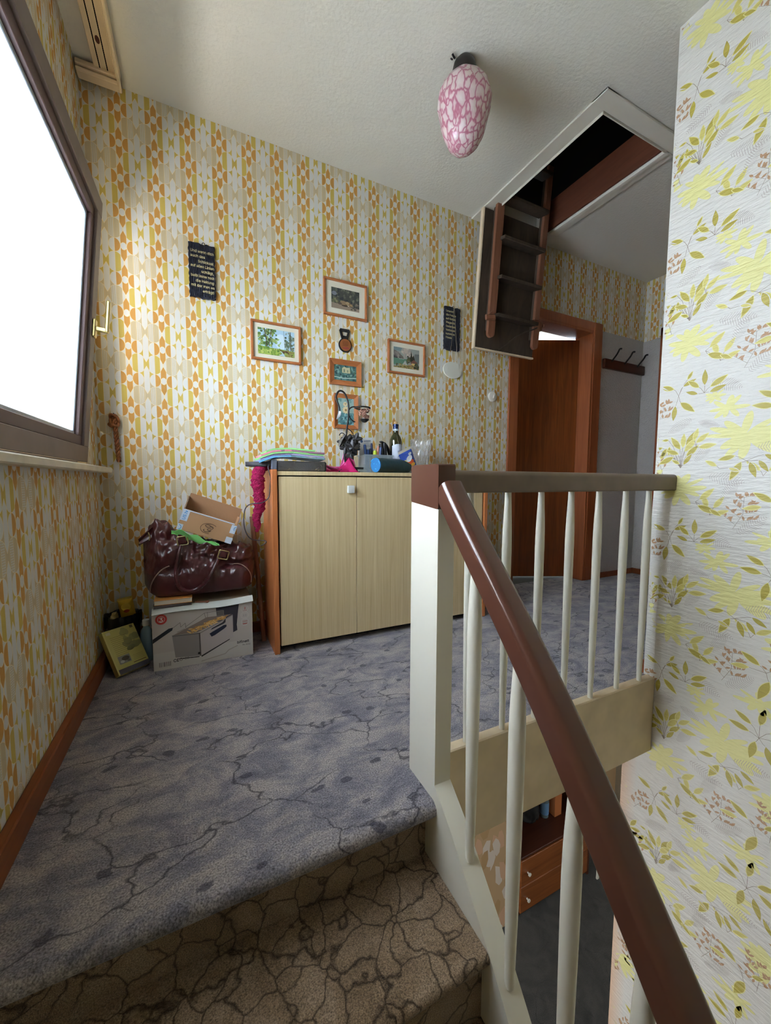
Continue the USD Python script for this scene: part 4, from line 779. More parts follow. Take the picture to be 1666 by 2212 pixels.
# ------------------------------------------------------------------ wrought-iron candle holder
ih = thing('candle_holder', 'tall black wrought-iron candle holder with leaves and a dried rose in its ring', 'candle holder', (.80, 2.08, ZT))
P = lambda pts, y=2.08, n=60: spline([(x, y, z) for x, z in pts], n)
stem = P([(.768, .929), (.75, .973), (.745, 1.007), (.751, 1.069), (.756, 1.105), (.761, 1.159), (.768, 1.205), (.771, 1.254), (.768, 1.302), (.757, 1.334), (.742, 1.355), (.722, 1.361), (.706, 1.347), (.698, 1.321), (.706, 1.297), (.716, 1.272), (.719, 1.25)], 2.08, 90)
obj('stem', tube(stem, .0052, 10), M['black_iron'], ih, smooth=60)
obj('hook_leaf', thick(grid(10, 6, lambda u, v: np.stack([.719 - .016 * u ** 2 + (v - .5) * .018 * np.sin(PI * (.15 + .8 * u)), 2.08 + .004 * np.cos(3 * v), 1.25 - .045 * u], -1)), .002), mat('worn_iron', lin(150, 150, 152), .4, .5, .5), ih, label='flattened bright end of the hook')
obj('scroll', tube(P([(.771, 1.246), (.776, 1.264), (.790, 1.277), (.812, 1.281), (.84, 1.281)], 2.08, 24), .0036, 8), M['black_iron'], ih, smooth=60)
obj('scroll', tube(P([(.771, 1.246), (.777, 1.225), (.789, 1.208), (.810, 1.197)], 2.08, 24), .0036, 8), M['black_iron'], ih, smooth=60)
th_ = np.linspace(0, 2 * PI, 40, endpoint=False)
obj('ring', tube(np.c_[.855 + .043 * np.cos(th_), 2.08 + .043 * np.sin(th_), np.full(40, 1.278)], .004, 8, True), M['black_iron'], ih, smooth=60)
obj('scroll', tube(spline([(.895, 2.08, 1.276), (.892, 2.075, 1.262), (.878, 2.07, 1.252)], 14), .0034, 8), M['black_iron'], ih, smooth=60)
obj('cup', lathe([(0, 1.196), (.012, 1.200), (.026, 1.212), (.027, 1.215), (.012, 1.206), (0, 1.204)], (.868, 2.08, 0), 20), M['black_iron'], ih, smooth=60)
obj('bar', [bx(.76, .93, 2.074, 2.086, .931, .943, .002), tube([(.815, 2.08, .935), (.818, 2.06, ZT + .003), (.822, 2.045, ZT + .003)], .0045, 8), tube([(.745, 2.08, .934), (.72, 2.06, .925), (.70, 2.04, ZT + .004)], .0045, 8), tube([(.77, 2.08, .934), (.775, 2.11, .92), (.775, 2.14, ZT + .004)], .0045, 8)], M['black_iron'], ih, smooth=60)
M['leaf_iron'] = mat('dark_leaf_iron', lin(64, 64, 66), .42, .5, .45, bump=(50, .4, .01))
def iron_leaf(cx, cz, y, s, rot, seed):
    rnd = random.Random(seed); pts = []
    for i in range(30):
        a = 2 * PI * i / 30; r = s * (.78 + .22 * math.cos(5 * a)) * (1 + .06 * rnd.uniform(-1, 1)); pts.append((r * math.cos(a) * .85, r * math.sin(a)))
    m = grid(11, 31, lambda u, v: np.stack([np.interp(v, np.linspace(0, 1, 31), [p[0] for p in pts + pts[:1]]) * u, -.010 * (1 - u ** 2) + .004 * np.sin(10 * PI * v) * u, np.interp(v, np.linspace(0, 1, 31), [p[1] for p in pts + pts[:1]]) * u], -1))
    m = thick(m, .0016); R(m, rot, (0, 1, 0)); R(m, rnd.uniform(-.35, .35), (0, 0, 1)); R(m, rnd.uniform(-.3, .3), (1, 0, 0)); return T(m, (cx, y, cz))
for i, (x, z, y, s, a) in enumerate(((.752, 1.088, 2.058, .042, .3), (.800, 1.100, 2.052, .042, 1.2), (.782, 1.050, 2.044, .046, 2.2), (.744, 1.050, 2.056, .040, 3.0), (.806, 1.050, 2.060, .036, 4.1), (.770, 1.014, 2.052, .040, 5.0), (.735, 1.082, 2.09, .032, .9), (.772, 1.075, 2.070, .05, 2.7))):
    obj('leaf', iron_leaf(x, z, y, s, a, 20 + i), M['leaf_iron'], ih, smooth=60)
obj('curled_leaf', thick(grid(14, 7, lambda u, v: np.stack([.742 - .045 * u + .01 * u * u + (v - .5) * .03 * np.sin(PI * (.1 + .85 * u)), 2.06 - .02 * u + .01 * np.cos(4 * v), 1.113 - .05 * u ** 1.6 + (v - .5) * .03], -1)), .0016), mat('pale_leaf_iron', lin(120, 122, 122), .4, .5, .45), ih, smooth=60, label='paler curled leaf at the left of the cluster')
obj('twig', [tube(P([(.762, 1.155), (.785, 1.140), (.797, 1.122)], 2.07, 12), .0026, 6), tube(P([(.745, 1.12), (.728, 1.13), (.712, 1.115)], 2.07, 12), .0024, 6), tube(P([(.80, 1.12), (.822, 1.108), (.83, 1.09)], 2.065, 12), .0022, 6)], M['black_iron'], ih, smooth=60)
def rose(cx, cy, cz, s):
    rnd = random.Random(31); out = []
    for i in range(60):
        a = rnd.uniform(0, 2 * PI); r = s * rnd.uniform(.1, .85); zz = rnd.uniform(-.7, .8) * s
        w = s * rnd.uniform(.22, .4); m = grid(5, 5, lambda u, v: np.stack([(u - .5) * w, (v - .5) * w, w * .5 * ((u - .5) ** 2 + (v - .5) ** 2) * 3 + .1 * w * np.sin(9 * u + 7 * v)], -1))
        m = thick(m, .0012); R(m, rnd.uniform(.6, 1.5), (1, 0, 0)); R(m, a, (0, 0, 1)); out.append(T(m, (cx + r * math.cos(a), cy + r * math.sin(a), cz + zz)))
    return out
rs = thing('dried_rose', 'dried brownish-pink rose head held in the ring of the iron candle holder', 'flower', (.866, 2.08, 1.24))
obj('petals', rose(.866, 2.08, 1.243, .034), mat('dried_petal', lin(178, 134, 116), .8, .2, var=(60, .4)), rs, smooth=50)
# ------------------------------------------------------------------ box of pens
pb = thing('pen_box', 'clear plastic box full of pens standing behind the rubbish-bag roll', 'pen box', (.94, 2.1, ZT))
n = {'t': ('transparent_bsdf', {'color': (.92, .95, .96)}), 'g': ('principled_bsdf', {'base_color': tuple(lin(190, 200, 206)), 'roughness': .2}), 'm': ('mix_closure', {'fac': .35})}
M['clear'] = usdkit.material(stage, LK + 'clear_plastic', n, [('t.BSDF', 'm.closure1'), ('g.BSDF', 'm.closure2')], 'm.closure')
obj('tub', [bx(.862, 1.036, 2.058, 2.062, ZT, 1.014, .001), bx(.862, 1.036, 2.152, 2.156, ZT, 1.014, .001), bx(.858, .862, 2.058, 2.156, ZT, 1.014, .001), bx(1.036, 1.04, 2.058, 2.156, ZT, 1.014, .001), bx(.862, 1.036, 2.062, 2.152, ZT, ZT + .003), bx(.944, .947, 2.062, 2.152, ZT + .003, .99)], M['clear'], pb)
obj('rim', bx(.853, 1.045, 2.053, 2.058, 1.008, 1.016, .001), M['clear'], pb); obj('rim', bx(.853, 1.045, 2.156, 2.161, 1.008, 1.016, .001), M['clear'], pb)
cd = thing('paper_card', 'white card with a small blue round logo standing in the pen box', 'card', (.90, 2.13, .96))
cardm = R(bx(.855, .945, 2.128, 2.1295, .965, 1.118), math.radians(-5), (0, 1, 0), (.9, 2.13, 1.04)); obj('card', cardm, mat('white_card', lin(226, 228, 230), .7), cd)
obj('logo', R(frame3(ext(ell(.874, 1.098, .008), .0006), (0, 2.1278, 0), (1, 0, 0), (0, 0, 1)), math.radians(-5), (0, 1, 0), (.9, 2.13, 1.04)), mat('logo_blue', lin(66, 96, 140), .6), cd)
obj('lines', [R(bx(.888, .888 + w, 2.1272, 2.1278, z, z + h_), math.radians(-5), (0, 1, 0), (.9, 2.13, 1.04)) for z, w, h_ in ((1.096, .044, .005), (1.086, .03, .002), (1.074, .035, .002), (1.066, .04, .002))], mat('logo_grey', lin(120, 136, 160), .6), cd)
pens = [((.866, 1.073), (.884, .94), .0085, (40, 74, 128), 'dark blue highlighter leaning left in the pen box'), ((.888, 1.046), (.893, .93), .0100, (66, 98, 160), 'thick mid-blue marker in front of the white card'), ((.910, 1.052), (.908, .93), .0085, (34, 44, 66), 'navy marker right of the thick blue one'), ((.931, 1.040), (.929, .93), .0105, (186, 204, 48), 'lime green highlighter in the pen box'), ((.926, 1.086), (.924, .93), .0062, (34, 50, 104), 'tall dark blue pen with a white tip behind the lime highlighter'), ((.898, 1.0), (.902, .93), .0105, (224, 220, 150), 'pale yellow marker at the front of the pen box'), ((.968, 1.062), (.962, .93), .0085, (44, 70, 120), 'blue pen beside the black markers'), ((.955, 1.07), (.952, .93), .006, (220, 150, 130), 'pink pen near the middle of the pen box')]
for i, (a, b, r, c, l) in enumerate(pens):
    y = 2.075 + .008 * (i % 3) if i != 4 else 2.112
    p = thing('pen', l, 'pen', (b[0], y, b[1]), 'pens in the clear box'); m_ = mat(f'pen_{i}', lin(*c), .35)
    A, B = np.array([a[0], y, a[1]]), np.array([b[0], y, b[1] - .012]); obj('barrel', tube([B, A + (B - A) * .30], r * .92, 12), m_, p, smooth=50); obj('cap', tube([A + (B - A) * .30, A + (B - A) * .06, A], [r, r, r * .7], 12), m_, p, smooth=50)
for i, (x, zt, r, lb) in enumerate(((.983, 1.085, .012, 'left of the two black markers in the pen box'), (1.006, 1.090, .013, 'right of the two black markers in the pen box'))):
    p = thing('pen', 'thick black marker, ' + lb, 'pen', (x, 2.10, .93), 'pens in the clear box'); obj('barrel', tube([(x + .006, 2.10, .92), (x, 2.10, 1.05)], r, 12), mat(f'black_marker_{i}', lin(30, 30, 42), .4), p, smooth=50); obj('cap', tube([(x, 2.10, 1.05), (x - .004, 2.10, zt)], r * .95, 12), mat(f'black_cap_{i}', lin(22, 22, 32), .35), p, smooth=50)
gl_ = thing('black_glove', 'black folded strap drooping over the right edge of the pen box', 'strap', (1.02, 2.12, 1.0))
obj('band', thick(grid(20, 5, lambda u, v: np.stack([.985 + .062 * u, 2.10 + .03 * v, 1.098 - .005 * np.sin(3 * u) - .075 * u ** 3], -1)), .006), mat('black_fabric', lin(30, 30, 40), .8), gl_, smooth=60)
# ------------------------------------------------------------------ rubbish-bag roll
rb = thing('rubbish_bag_roll', 'roll of dark teal rubbish bags with a bright blue spiral end on the cabinet', 'roll', (.99, 2.0, ZT))
A, B = np.array([.888, 1.958, ZT + .0415]), np.array([1.118, 2.035, ZT + .0415]); ax = (B - A) / np.linalg.norm(B - A)
sd = np.cross(ax, (0, 0, 1)); sd /= np.linalg.norm(sd); tt = np.linspace(0, 1, 40)
roll = tube([A + ax * s for s in np.linspace(0, .243, 14)], .0405, 32); obj('roll', wobble(roll, .0025, 26, 3), mat('teal_bag', lin(40, 70, 78), .35, .5, bump=(40, .3, .006)), rb, smooth=60)
sp_m = mat('bright_blue_film', lin(70, 172, 226), .4)
obj('spiral', tube([A - ax * (.002 + .002 * math.sin(3 * a)) + (.006 + .0053 * a / 2 ** .5 * (1 + .12 * math.sin(a * 2.3))) * (math.cos(a) * sd + math.sin(a) * np.array([0, 0, 1.])) for a in np.linspace(0, 2.85 * PI, 120)], .0034, 7), sp_m, rb, smooth=60, label='bright blue spiral end')
obj('end_face', T(frame3(lathe([(0, 0), (.037, 0), (.0395, .003), (0, .004)], (0, 0, 0), 32), A - ax * .003, sd, (0, 0, 1)), (0, 0, 0)), mat('deep_blue_film', lin(40, 118, 178), .5), rb)
# ------------------------------------------------------------------ wine bottle
wb = thing('wine_bottle', 'dark green wine bottle with white label and blue neck foil on the cabinet', 'bottle', (1.092, 2.125, ZT))
bxx, byy = 1.092, 2.125
prof = [(0, .0), (.034, .0), (.0375, .004), (.0378, .19), (.036, .205), (.029, .222), (.019, .237), (.0155, .25), (.0148, .285), (.0165, .286), (.0165, .296), (.0145, .297), (0, .297)]
obj('body', lathe([(r, z + ZT) for r, z in prof], (bxx, byy, 0), 40), mat('green_glass', lin(48, 50, 22), .08, .6, coat=.5), wb, smooth=50)
obj('foil', lathe([(.0156, ZT + .262), (.0162, ZT + .262), (.0162, ZT + .285), (.0175, ZT + .2855), (.0175, ZT + .297), (.0152, ZT + .298)], (bxx, byy, 0), 32), mat('blue_foil', lin(40, 58, 104), .3, .5, .4), wb, smooth=50)
obj('foil_band', lathe([(.0166, ZT + .258), (.0169, ZT + .259), (.0169, ZT + .268), (.0166, ZT + .269)], (bxx, byy, 0), 32), mat('pale_foil', lin(190, 206, 220), .4), wb)
obj('cork', lathe([(0, ZT + .297), (.011, ZT + .297), (.0112, ZT + .312), (.009, ZT + .314), (0, ZT + .314)], (bxx, byy, 0), 20), mat('cork', lin(206, 170, 122), .8, var=(120, .2)), wb)
def label_fn(u, v):
    a = math.radians(-90 - 62) + math.radians(150) * u; top = .165 + .012 * np.sin(PI * np.clip(u * 1.2, 0, 1)); z = ZT + .045 + (top - .045) * v
    return np.stack([bxx + .0384 * np.cos(a), byy + .0384 * np.sin(a), z], -1)
lbl = obj('label', thick(grid(20, 6, label_fn), .0006), mat('white_label', lin(206, 212, 226), .6), wb, smooth=60, label='white wavy-topped label')
for z_, h_, a0, a1 in ((ZT + .125, .012, -8, 196), (ZT + .075, .004, -20, 200), (ZT + .10, .006, -6, 192)): obj('label_print', lathe([(.0388, z_), (.0391, z_), (.0391, z_ + h_), (.0388, z_ + h_)], (0, 0, 0), 60).slice_plane((0, 0, 0), (math.cos(math.radians(a0)), math.sin(math.radians(a0)), 0)).slice_plane((0, 0, 0), (math.cos(math.radians(a1)), math.sin(math.radians(a1)), 0)).apply_translation((bxx, byy, 0)), mat('label_ink', lin(150, 156, 180), .6), wb)
# ------------------------------------------------------------------ cut-glass vase
va = thing('glass_vase', 'clear cut-glass vase with a flared rim at the right end of the cabinet', 'vase', (1.245, 2.08, ZT))
def vase(u, v):
    z = v; r = np.interp(z, [0, .1, .35, .6, .85, 1], [.040, .043, .047, .051, .060, .064]); a = 2 * PI * u
    r = r + .0028 * np.sin(9 * a + 9 * z) + .0022 * np.sin(13 * a - 12 * z); zz = ZT + .001 + .205 * z + .004 * np.sin(10 * a) * (z > .97)
    return np.stack([1.247 + r * np.cos(a), 2.085 + r * np.sin(a), zz], -1)
n = {'p': ('principled_bsdf', {'base_color': (.95, .96, .96), 'roughness': .04, 'transmission_weight': .92, 'ior': 1.5})}
M['crystal'] = usdkit.material(stage, LK + 'crystal', n, [], 'p.BSDF')
obj('body', thick(grid(91, 26, vase), .005), M['crystal'], va, smooth=60); obj('base', lathe([(0, ZT), (.039, ZT), (.040, ZT + .012), (0, ZT + .014)], (1.247, 2.085, 0), 32), M['crystal'], va)
# ------------------------------------------------------------------ snack packets
def packet(name, label, cx, cy, cz, w, h, ang, layers, lean=.25):
    t = thing(name, label, 'packet', (cx, cy, cz))
    (v, f), c_ = flat(clipl([(sbox(0, 0, w, h), layers[0])] + layers[1], w, h), (0, 0, 0), (1, 0, 0), (0, 0, 1))
    m = trimesh.Trimesh(v, f, process=False)
    vv, ff = v, f
    def bend(p):
        u, q = p[:, 0] / w, p[:, 2] / h; p = p.copy(); p[:, 1] = -.014 * np.sin(PI * np.clip(u, 0, 1)) ** .6 * np.sin(PI * np.clip(q, 0, 1)) ** .6 + .004 * (meshkit.fbm(p * 60, 2, 3) - .5); return p
    vs = bend(v); back = vs.copy(); back[:, 1] = -back[:, 1] + .002
    V = np.vstack([vs, back]); F = np.vstack([f, f[:, ::-1] + len(v)]); V -= (w / 2, 0, 0)
    M4 = trimesh.transformations.rotation_matrix(ang, (0, 1, 0)); M5 = trimesh.transformations.rotation_matrix(lean, (1, 0, 0))
    V = trimesh.transformations.transform_points(V, M5 @ M4) + (cx, cy, cz)
    obj('packet', (V, F), M['print_gloss'], t, cols=np.vstack([c_, c_]))
packet('snack_packet', 'blue white and red crinkled snack packet leaning against the bag roll and newel', 1.150, 2.022, ZT + .004, .085, .155, math.radians(-28), (lin(56, 84, 168), [(sbox(0, 0, .085, .035), lin(170, 172, 176)), (ell(.045, .065, .03, .02, 20), lin(222, 96, 52)), (ell(.06, .05, .018, .012), lin(232, 180, 80)), (ell(.03, .06, .014), lin(120, 160, 70)), (ell(.05, .095, .022, .016, 30), lin(226, 230, 238)), (ell(.02, .085, .012), lin(238, 226, 160)), (sbox(0, .14, .085, .155), lin(214, 206, 190)), (ell(.065, .12, .012, .008), lin(220, 224, 232)), (ell(.05, .02, .012), lin(150, 60, 50))]))
packet('snack_packet', 'small dark blue packet standing behind the bag roll by the vase', 1.168, 2.165, ZT + .004, .06, .13, math.radians(6), (lin(60, 70, 110), [(sbox(0, .115, .06, .13), lin(206, 200, 186)), (ell(.03, .06, .02, .03), lin(120, 126, 160))]), .1)
# ------------------------------------------------------------------ feather scarf, cable
def boa():
    path = spline([(.315, 2.02, .925), (.290, 2.0, .932), (.268, 1.99, .90), (.263, 1.985, .86), (.266, 1.985, .80), (.270, 1.985, .757), (.262, 1.985, .711), (.252, 1.985, .677), (.256, 1.985, .650), (.250, 1.985, .612)], 70)
    rad = np.interp(np.linspace(0, 1, 70), [0, .12, .3, .5, .62, .75, .9, 1], [.016, .026, .030, .024, .027, .020, .016, .006])
    m = tube(path, rad, 22); v = np.array(m.vertices); c = np.repeat(path, 22, 0); c = np.vstack([c, path[0], path[-1]]); d = v - c
    k = 1 + .9 * (meshkit.fbm(v * 95, 3, 6) - .5) * 1.2; d[:, 1] *= .6; m.vertices = c + d * k[:, None]; return m
bo_ = thing('feather_scarf', 'crimson feathery scarf hanging over the left corner of the cabinet', 'scarf', (.27, 1.99, .91))
obj('scarf', boa(), mat('crimson_feather', lin(168, 34, 84), .9, .2, bump=(180, 1.0, .01), var=(90, .35)), bo_, smooth=70)
solo('cable', tube(spline([(.328, 1.985, .93), (.312, 1.968, .942), (.310, 1.955, .920), (.318, 1.955, .88), (.316, 1.955, .837), (.303, 1.955, .775), (.275, 1.955, .757), (.235, 1.96, .753), (.209, 1.97, .741), (.193, 1.97, .691), (.198, 1.97, .623), (.221, 1.97, .583), (.255, 1.97, .572), (.293, 1.965, .566), (.268, 1.96, .545)], 110), .0026, 8), mat('grey_cable', lin(74, 72, 78), .45), 'thin grey cable looping down from the left corner of the cabinet', 'cable', smooth=60)
# ------------------------------------------------------------------ pile on the floor in the corner
M['box_side'] = mat('dull_box_card', lin(176, 160, 138), .8, .2, bump=(60, .15, .004), var=(14, .08))
fb = thing('fryer_box', 'grey product box printed with a deep fryer, standing on the floor under the leather bag', 'box', (0, 2.1, 0))
FX0, FX1, FY, FZ = -.207, .222, 1.975, .272
obj('body', wobble(bx(FX0, FX1, FY + .001, 2.235, 0, FZ, .003), .0, 1), M['box_side'], fb)
def fryer_print(w, h):
    C = lin; rnd = random.Random(12); S = lambda px, py: (px * w, (1 - py) * h)
    q = lambda *p: poly(*[S(*a) for a in p])
    st = lambda t, *p: stroke([S(*a) for a in p], t * w)
    L = [(sbox(0, 0, w, h), C(192, 184, 176)), (sbox(0, 0, w, .30 * h), C(200, 194, 186))]
    L += [(q((.615, 0), (.86, 0), (.845, .18), (.83, .40), (.835, .5), (.79, .53), (.785, .28), (.63, .30)), C(62, 60, 70)), (q((.625, .1), (.70, .1), (.70, .26), (.63, .27)), C(110, 104, 100))]
    # basket wire
    for p in (((.19, .30), (.26, .22), (.265, .30), (.31, .24), (.315, .33)), ((.31, .31), (.50, .11), (.69, .10), (.70, .24)), ((.50, .11), (.51, .2)), ((.53, .1), (.53, .2)), ((.23, .38), (.30, .34), (.31, .42)), ((.24, .44), (.24, .40))): L.append((st(.005, *p), C(132, 126, 120)))
    L += [(q((.0, .52), (.0, .45), (.15, .30), (.19, .29), (.185, .335), (.05, .47)), C(48, 52, 60))]
    L += [(q((.19, .425), (.44, .25), (.52, .19), (.78, .19), (.43, .435)), C(140, 126, 116))]
    for _ in range(70):
        t = rnd.random(); x = .34 + .34 * t + rnd.uniform(-.03, .03); y = .40 - .17 * t + rnd.uniform(-.035, .03); a = math.radians(rnd.uniform(-40, 70)); l = .035
        L.append((st(.011, (x, y), (x + l * math.cos(a), y + l * 1.3 * math.sin(a))), rnd.choice([C(214, 164, 92), C(226, 180, 108), C(196, 142, 76), C(234, 194, 126)])))
    L += [(q((.18, .425), (.445, .445), (.45, .86), (.205, .82)), C(146, 140, 136)), (q((.18, .425), (.445, .445), (.446, .47), (.183, .45)), C(118, 112, 110)), (q((.445, .445), (.79, .20), (.79, .62), (.45, .86)), C(188, 178, 174)), (q((.445, .445), (.79, .20), (.79, .22), (.445, .47)), C(150, 142, 138)), (q((.438, .445), (.452, .445), (.456, .86), (.442, .86)), C(96, 88, 84))]
    L += [(q((.555, .43), (.575, .395), (.68, .32), (.715, .26), (.712, .325), (.69, .35), (.58, .415)), C(56, 54, 60)), (q((.545, .49), (.58, .46), (.69, .375), (.72, .37), (.722, .405), (.695, .44), (.60, .53), (.565, .55)), C(44, 50, 72))]
    L += [(q((.455, .86), (.75, .64), (.752, .655), (.46, .885)), C(60, 54, 54)), (q((.22, .84), (.44, .865), (.435, .88), (.25, .86)), C(60, 54, 54)), (ell(.435 * w, (1 - .81) * h, .012 * w, .02 * h), C(40, 36, 36))]
    L += [(ell(.085 * w, (1 - .125) * h, .055 * w), C(184, 60, 56)), (ell(.085 * w, (1 - .125) * h, .035 * w), C(206, 196, 190)), (ell(.085 * w, (1 - .125) * h, .030 * w), C(184, 60, 56))]
    for y in (.12, .245, .37): L += [(ell(.918 * w, (1 - y) * h, .042 * w), C(216, 210, 204)), (ell(.918 * w, (1 - y) * h, .040 * w), C(196, 188, 180))]
    L += [(q((.90, .225), (.915, .225), (.915, .27), (.90, .27)), C(180, 172, 168)), (q((.922, .225), (.937, .225), (.937, .27), (.922, .27)), C(180, 172, 168)), (q((.895, .395), (.94, .395), (.94, .41), (.895, .41)), C(196, 120, 108))]
    x = .05
    while x < .155:
        bw = rnd.choice((.002, .004, .006)); L.append((q((x, .865), (x + bw, .865), (x + bw, .945), (x, .945)), C(120, 112, 108))); x += bw + rnd.choice((.003, .005))
    L += [(st(.012, (.83, .79), (.74, .84), (.70, .90), (.46, .96)), C(176, 166, 156))]
    return clipl(L, w, h)
(v, f), c_ = flat(fryer_print(FX1 - FX0 - .002, FZ - .002), (FX0 + .001, FY + .0002, .001), (1, 0, 0), (0, 0, 1))
fpn = obj('front_panel', (v, f), M['print'], fb, cols=c_, label='front panel with a picture of a steel deep fryer full of chips')
ink = mat('black_ink', lin(34, 32, 34), .6); red = mat('red_ink', lin(184, 60, 52), .6); gry = mat('grey_ink', lin(110, 104, 102), .6)
def ftext(s, h_, x, z, m_, b=True, al=None): obj('lettering', text(s, h_, (x, FY - .0002, z), (1, 0, 0), (0, 0, 1), .0004, b, al), m_, fpn)
ftext('bifinett', .0125, .147, .068, ink); ftext('FR-3032', .006, .172, .054, gry); ftext('CE', .013, -.128, .030, ink); ftext('3', .019, -.1785, .226, mat('white_ink', lin(226, 220, 214), .6), True); ftext('3', .010, .187, .235, red, True, 'c'); ftext('LITER', .0045, .187, .226, red, False, 'c'); ftext('2100', .0065, .187, .172, red, False, 'c'); ftext('WATT', .0055, .187, .160, red, False, 'c'); ftext('GS', .010, -.082, .034, gry)
obj('emblem', frame3(ext(ell(0, 0, .007).difference(ell(0, 0, .005)), .0004), (-.096, FY - .0002, .038), (1, 0, 0), (0, 0, 1)), gry, fpn)
lidp = thick(grid(30, 6, lambda u, v: np.stack([FX0 + .002 + (FX1 - FX0 + .002) * u, FY - .006 + .030 * v, FZ + .001 + .010 * v + .008 * u - .012 * (1 - v) ** 2 + .004 * np.sin(7 * u)], -1)), .0035)
obj('lid_flap', lidp, mat('white_flap', lin(206, 210, 204), .7), fb, smooth=50, label='white front edge of the lid flap'); obj('lid', bx(FX0 + .002, FX1 - .001, FY + .03, 2.234, FZ + .0005, FZ + .010, .002), M['box_side'], fb)
# books between box and bag
for i, (x0, x1, y0, z0, z1, c, lb) in enumerate(((-.200, -.046, 1.985, .2855, .300, (120, 112, 112), 'thin grey notebook under the white book, beneath the leather bag'), (-.196, -.044, 1.980, .3005, .3245, (218, 206, 186), 'off-white book with an orange cover lying under the leather bag'))):
    t = thing('book', lb, 'book', (x0, y0, z0)); obj('pages', bx(x0 + .002, x1, y0 + .002, 2.13, z0 + .002, z1 - .003, .001), mat(f'pages_{i}', lin(*c), .7), t); obj('cover', [bx(x0, x1 + .002, y0, 2.132, z1 - .003, z1, .001), bx(x0, x1 + .002, y0, 2.132, z0, z0 + .002, .0008)], mat(f'cover_{i}', lin(*((206, 140, 66) if i else (90, 84, 88))), .5), t)
solo('wooden_spoon', tube(spline([(-.03, 2.0, .2925), (.0, 1.992, .2918), (.03, 1.99, .2912)], 14), [.003] * 10 + [.005, .007, .006, .003], 8), M['ladder_wood'], 'short brown wooden piece lying on the fryer box beside the book', 'stick', smooth=60)
# ------------------------------------------------------------------ leather bag
M['leather'] = mat('oxblood_leather', lin(74, 30, 34), .30, .6, bump=(70, .25, .006), coat=.25, var=(9, .25))
bg = thing('leather_bag', 'slouching oxblood leather travel bag with two handles, lying on the fryer box', 'bag', (0, 2.12, .325))
prof = np.array([(-.98, .06), (-1.06, .20), (-1.02, .42), (-.86, .66), (-.62, .86), (-.36, .985), (-.1, 1.0), (.12, .90), (.3, .96), (.55, .92), (.86, .66), (1.0, .36), (.98, .08), (.6, .0), (0, -.005), (-.6, .0)])
from scipy.interpolate import CubicSpline as _CS
pc = np.vstack([prof, prof[:1]]); dd = np.r_[0, np.cumsum(np.linalg.norm(np.diff(pc, axis=0), axis=1))]; cs = _CS(dd, pc, bc_type='periodic'); NP = 96; loop = cs(np.linspace(0, dd[-1], NP, endpoint=False))
xs = np.r_[np.linspace(-.2405, -.215, 8)[:-1], np.linspace(-.215, .225, 80), np.linspace(.225, .2525, 8)[1:]]
zt = np.interp(xs, [-.2405, -.22, -.175, -.15, -.12, -.07, .02, .145, .20, .235, .2525], [.56, .62, .684, .668, .635, .602, .572, .545, .548, .528, .49])
zb_ = .326 + np.interp(xs, [-.2405, -.215, -.18, .19, .23, .2525], [.05, .02, 0, 0, .01, .05])
hd = .118 * (1 - np.abs(np.interp(xs, [-.2405, .2525], [-1, 1])) ** 9 * .8) * np.interp(xs, [-.24, -.15, .15, .25], [.85, 1, 1, .9])
V = np.stack([np.repeat(xs[:, None], NP, 1), 2.118 + hd[:, None] * loop[None, :, 0], zb_[:, None] + (zt - zb_)[:, None] * np.maximum(loop[None, :, 1], 0)], -1)
wv = V.reshape(-1, 3)
rid = lambda p, s: 1 - 2 * np.abs(meshkit.fbm(p, 3, s) - .5)
fold = (rid(wv * (9, 5, 22) + 3, 11) - .8) * .056 + (rid(wv * (24, 10, 13), 15) - .8) * .040 + (rid(wv * (46, 20, 30), 19) - .8) * .012 + (meshkit.fbm(wv * 60, 2, 2) - .5) * .003
up_ = np.clip((wv[:, 2] - .36) / .12, 0.12, 1)
nrm = np.stack([0 * wv[:, 0], wv[:, 1] - 2.118, (wv[:, 2] - .45) * .35], -1); nrm /= np.linalg.norm(nrm, axis=1, keepdims=True) + 1e-6
wv = wv + nrm * (fold * up_)[:, None]; wv[:, 2] = np.maximum(wv[:, 2], .3255); wv[:, 0] = np.clip(wv[:, 0], -.25, .262)
k = len(xs); i, j = np.meshgrid(np.arange(k - 1), np.arange(NP), indexing='ij'); a = (i * NP + j).ravel(); b = (i * NP + (j + 1) % NP).ravel()
F = np.vstack([np.stack([a, b, b + NP], 1), np.stack([a, b + NP, a + NP], 1)]); e0, e1 = len(wv), len(wv) + 1
wv2 = np.vstack([wv, wv[:NP].mean(0), wv[-NP:].mean(0)]); jj = np.arange(NP); F = np.vstack([F, np.stack([np.full(NP, e0), (jj + 1) % NP, jj], 1), np.stack([np.full(NP, e1), (k - 1) * NP + jj, (k - 1) * NP + (jj + 1) % NP], 1)])
bag = trimesh.Trimesh(wv2, F, process=False); bag.fix_normals(); obj('body', bag, M['leather'], bg, smooth=70)
fr = wv[(wv[:, 1] < 2.118)]
def front_y(x, z):
    d = (fr[:, 0] - x) ** 2 + (fr[:, 2] - z) ** 2; q = np.argsort(d)[:6]; return fr[q, 1].min()
def on(pts, n=40, off=.006):
    p = spline([(x, 0, z) for x, z in pts], n); p[:, 1] = [front_y(x, z) - off for x, _, z in p]
    p[:, 1] = np.convolve(np.r_[[p[0, 1]] * 3, p[:, 1], [p[-1, 1]] * 3], np.ones(7) / 7, 'valid'); return p
hp = on([(-.080, .565), (-.091, .528), (-.102, .470), (-.104, .418), (-.091, .375), (-.060, .352), (-.022, .356), (.018, .390), (.056, .450), (.086, .503)], 70, .012)
obj('handle', tube(hp, .0085, 12), M['leather'], bg, smooth=60)
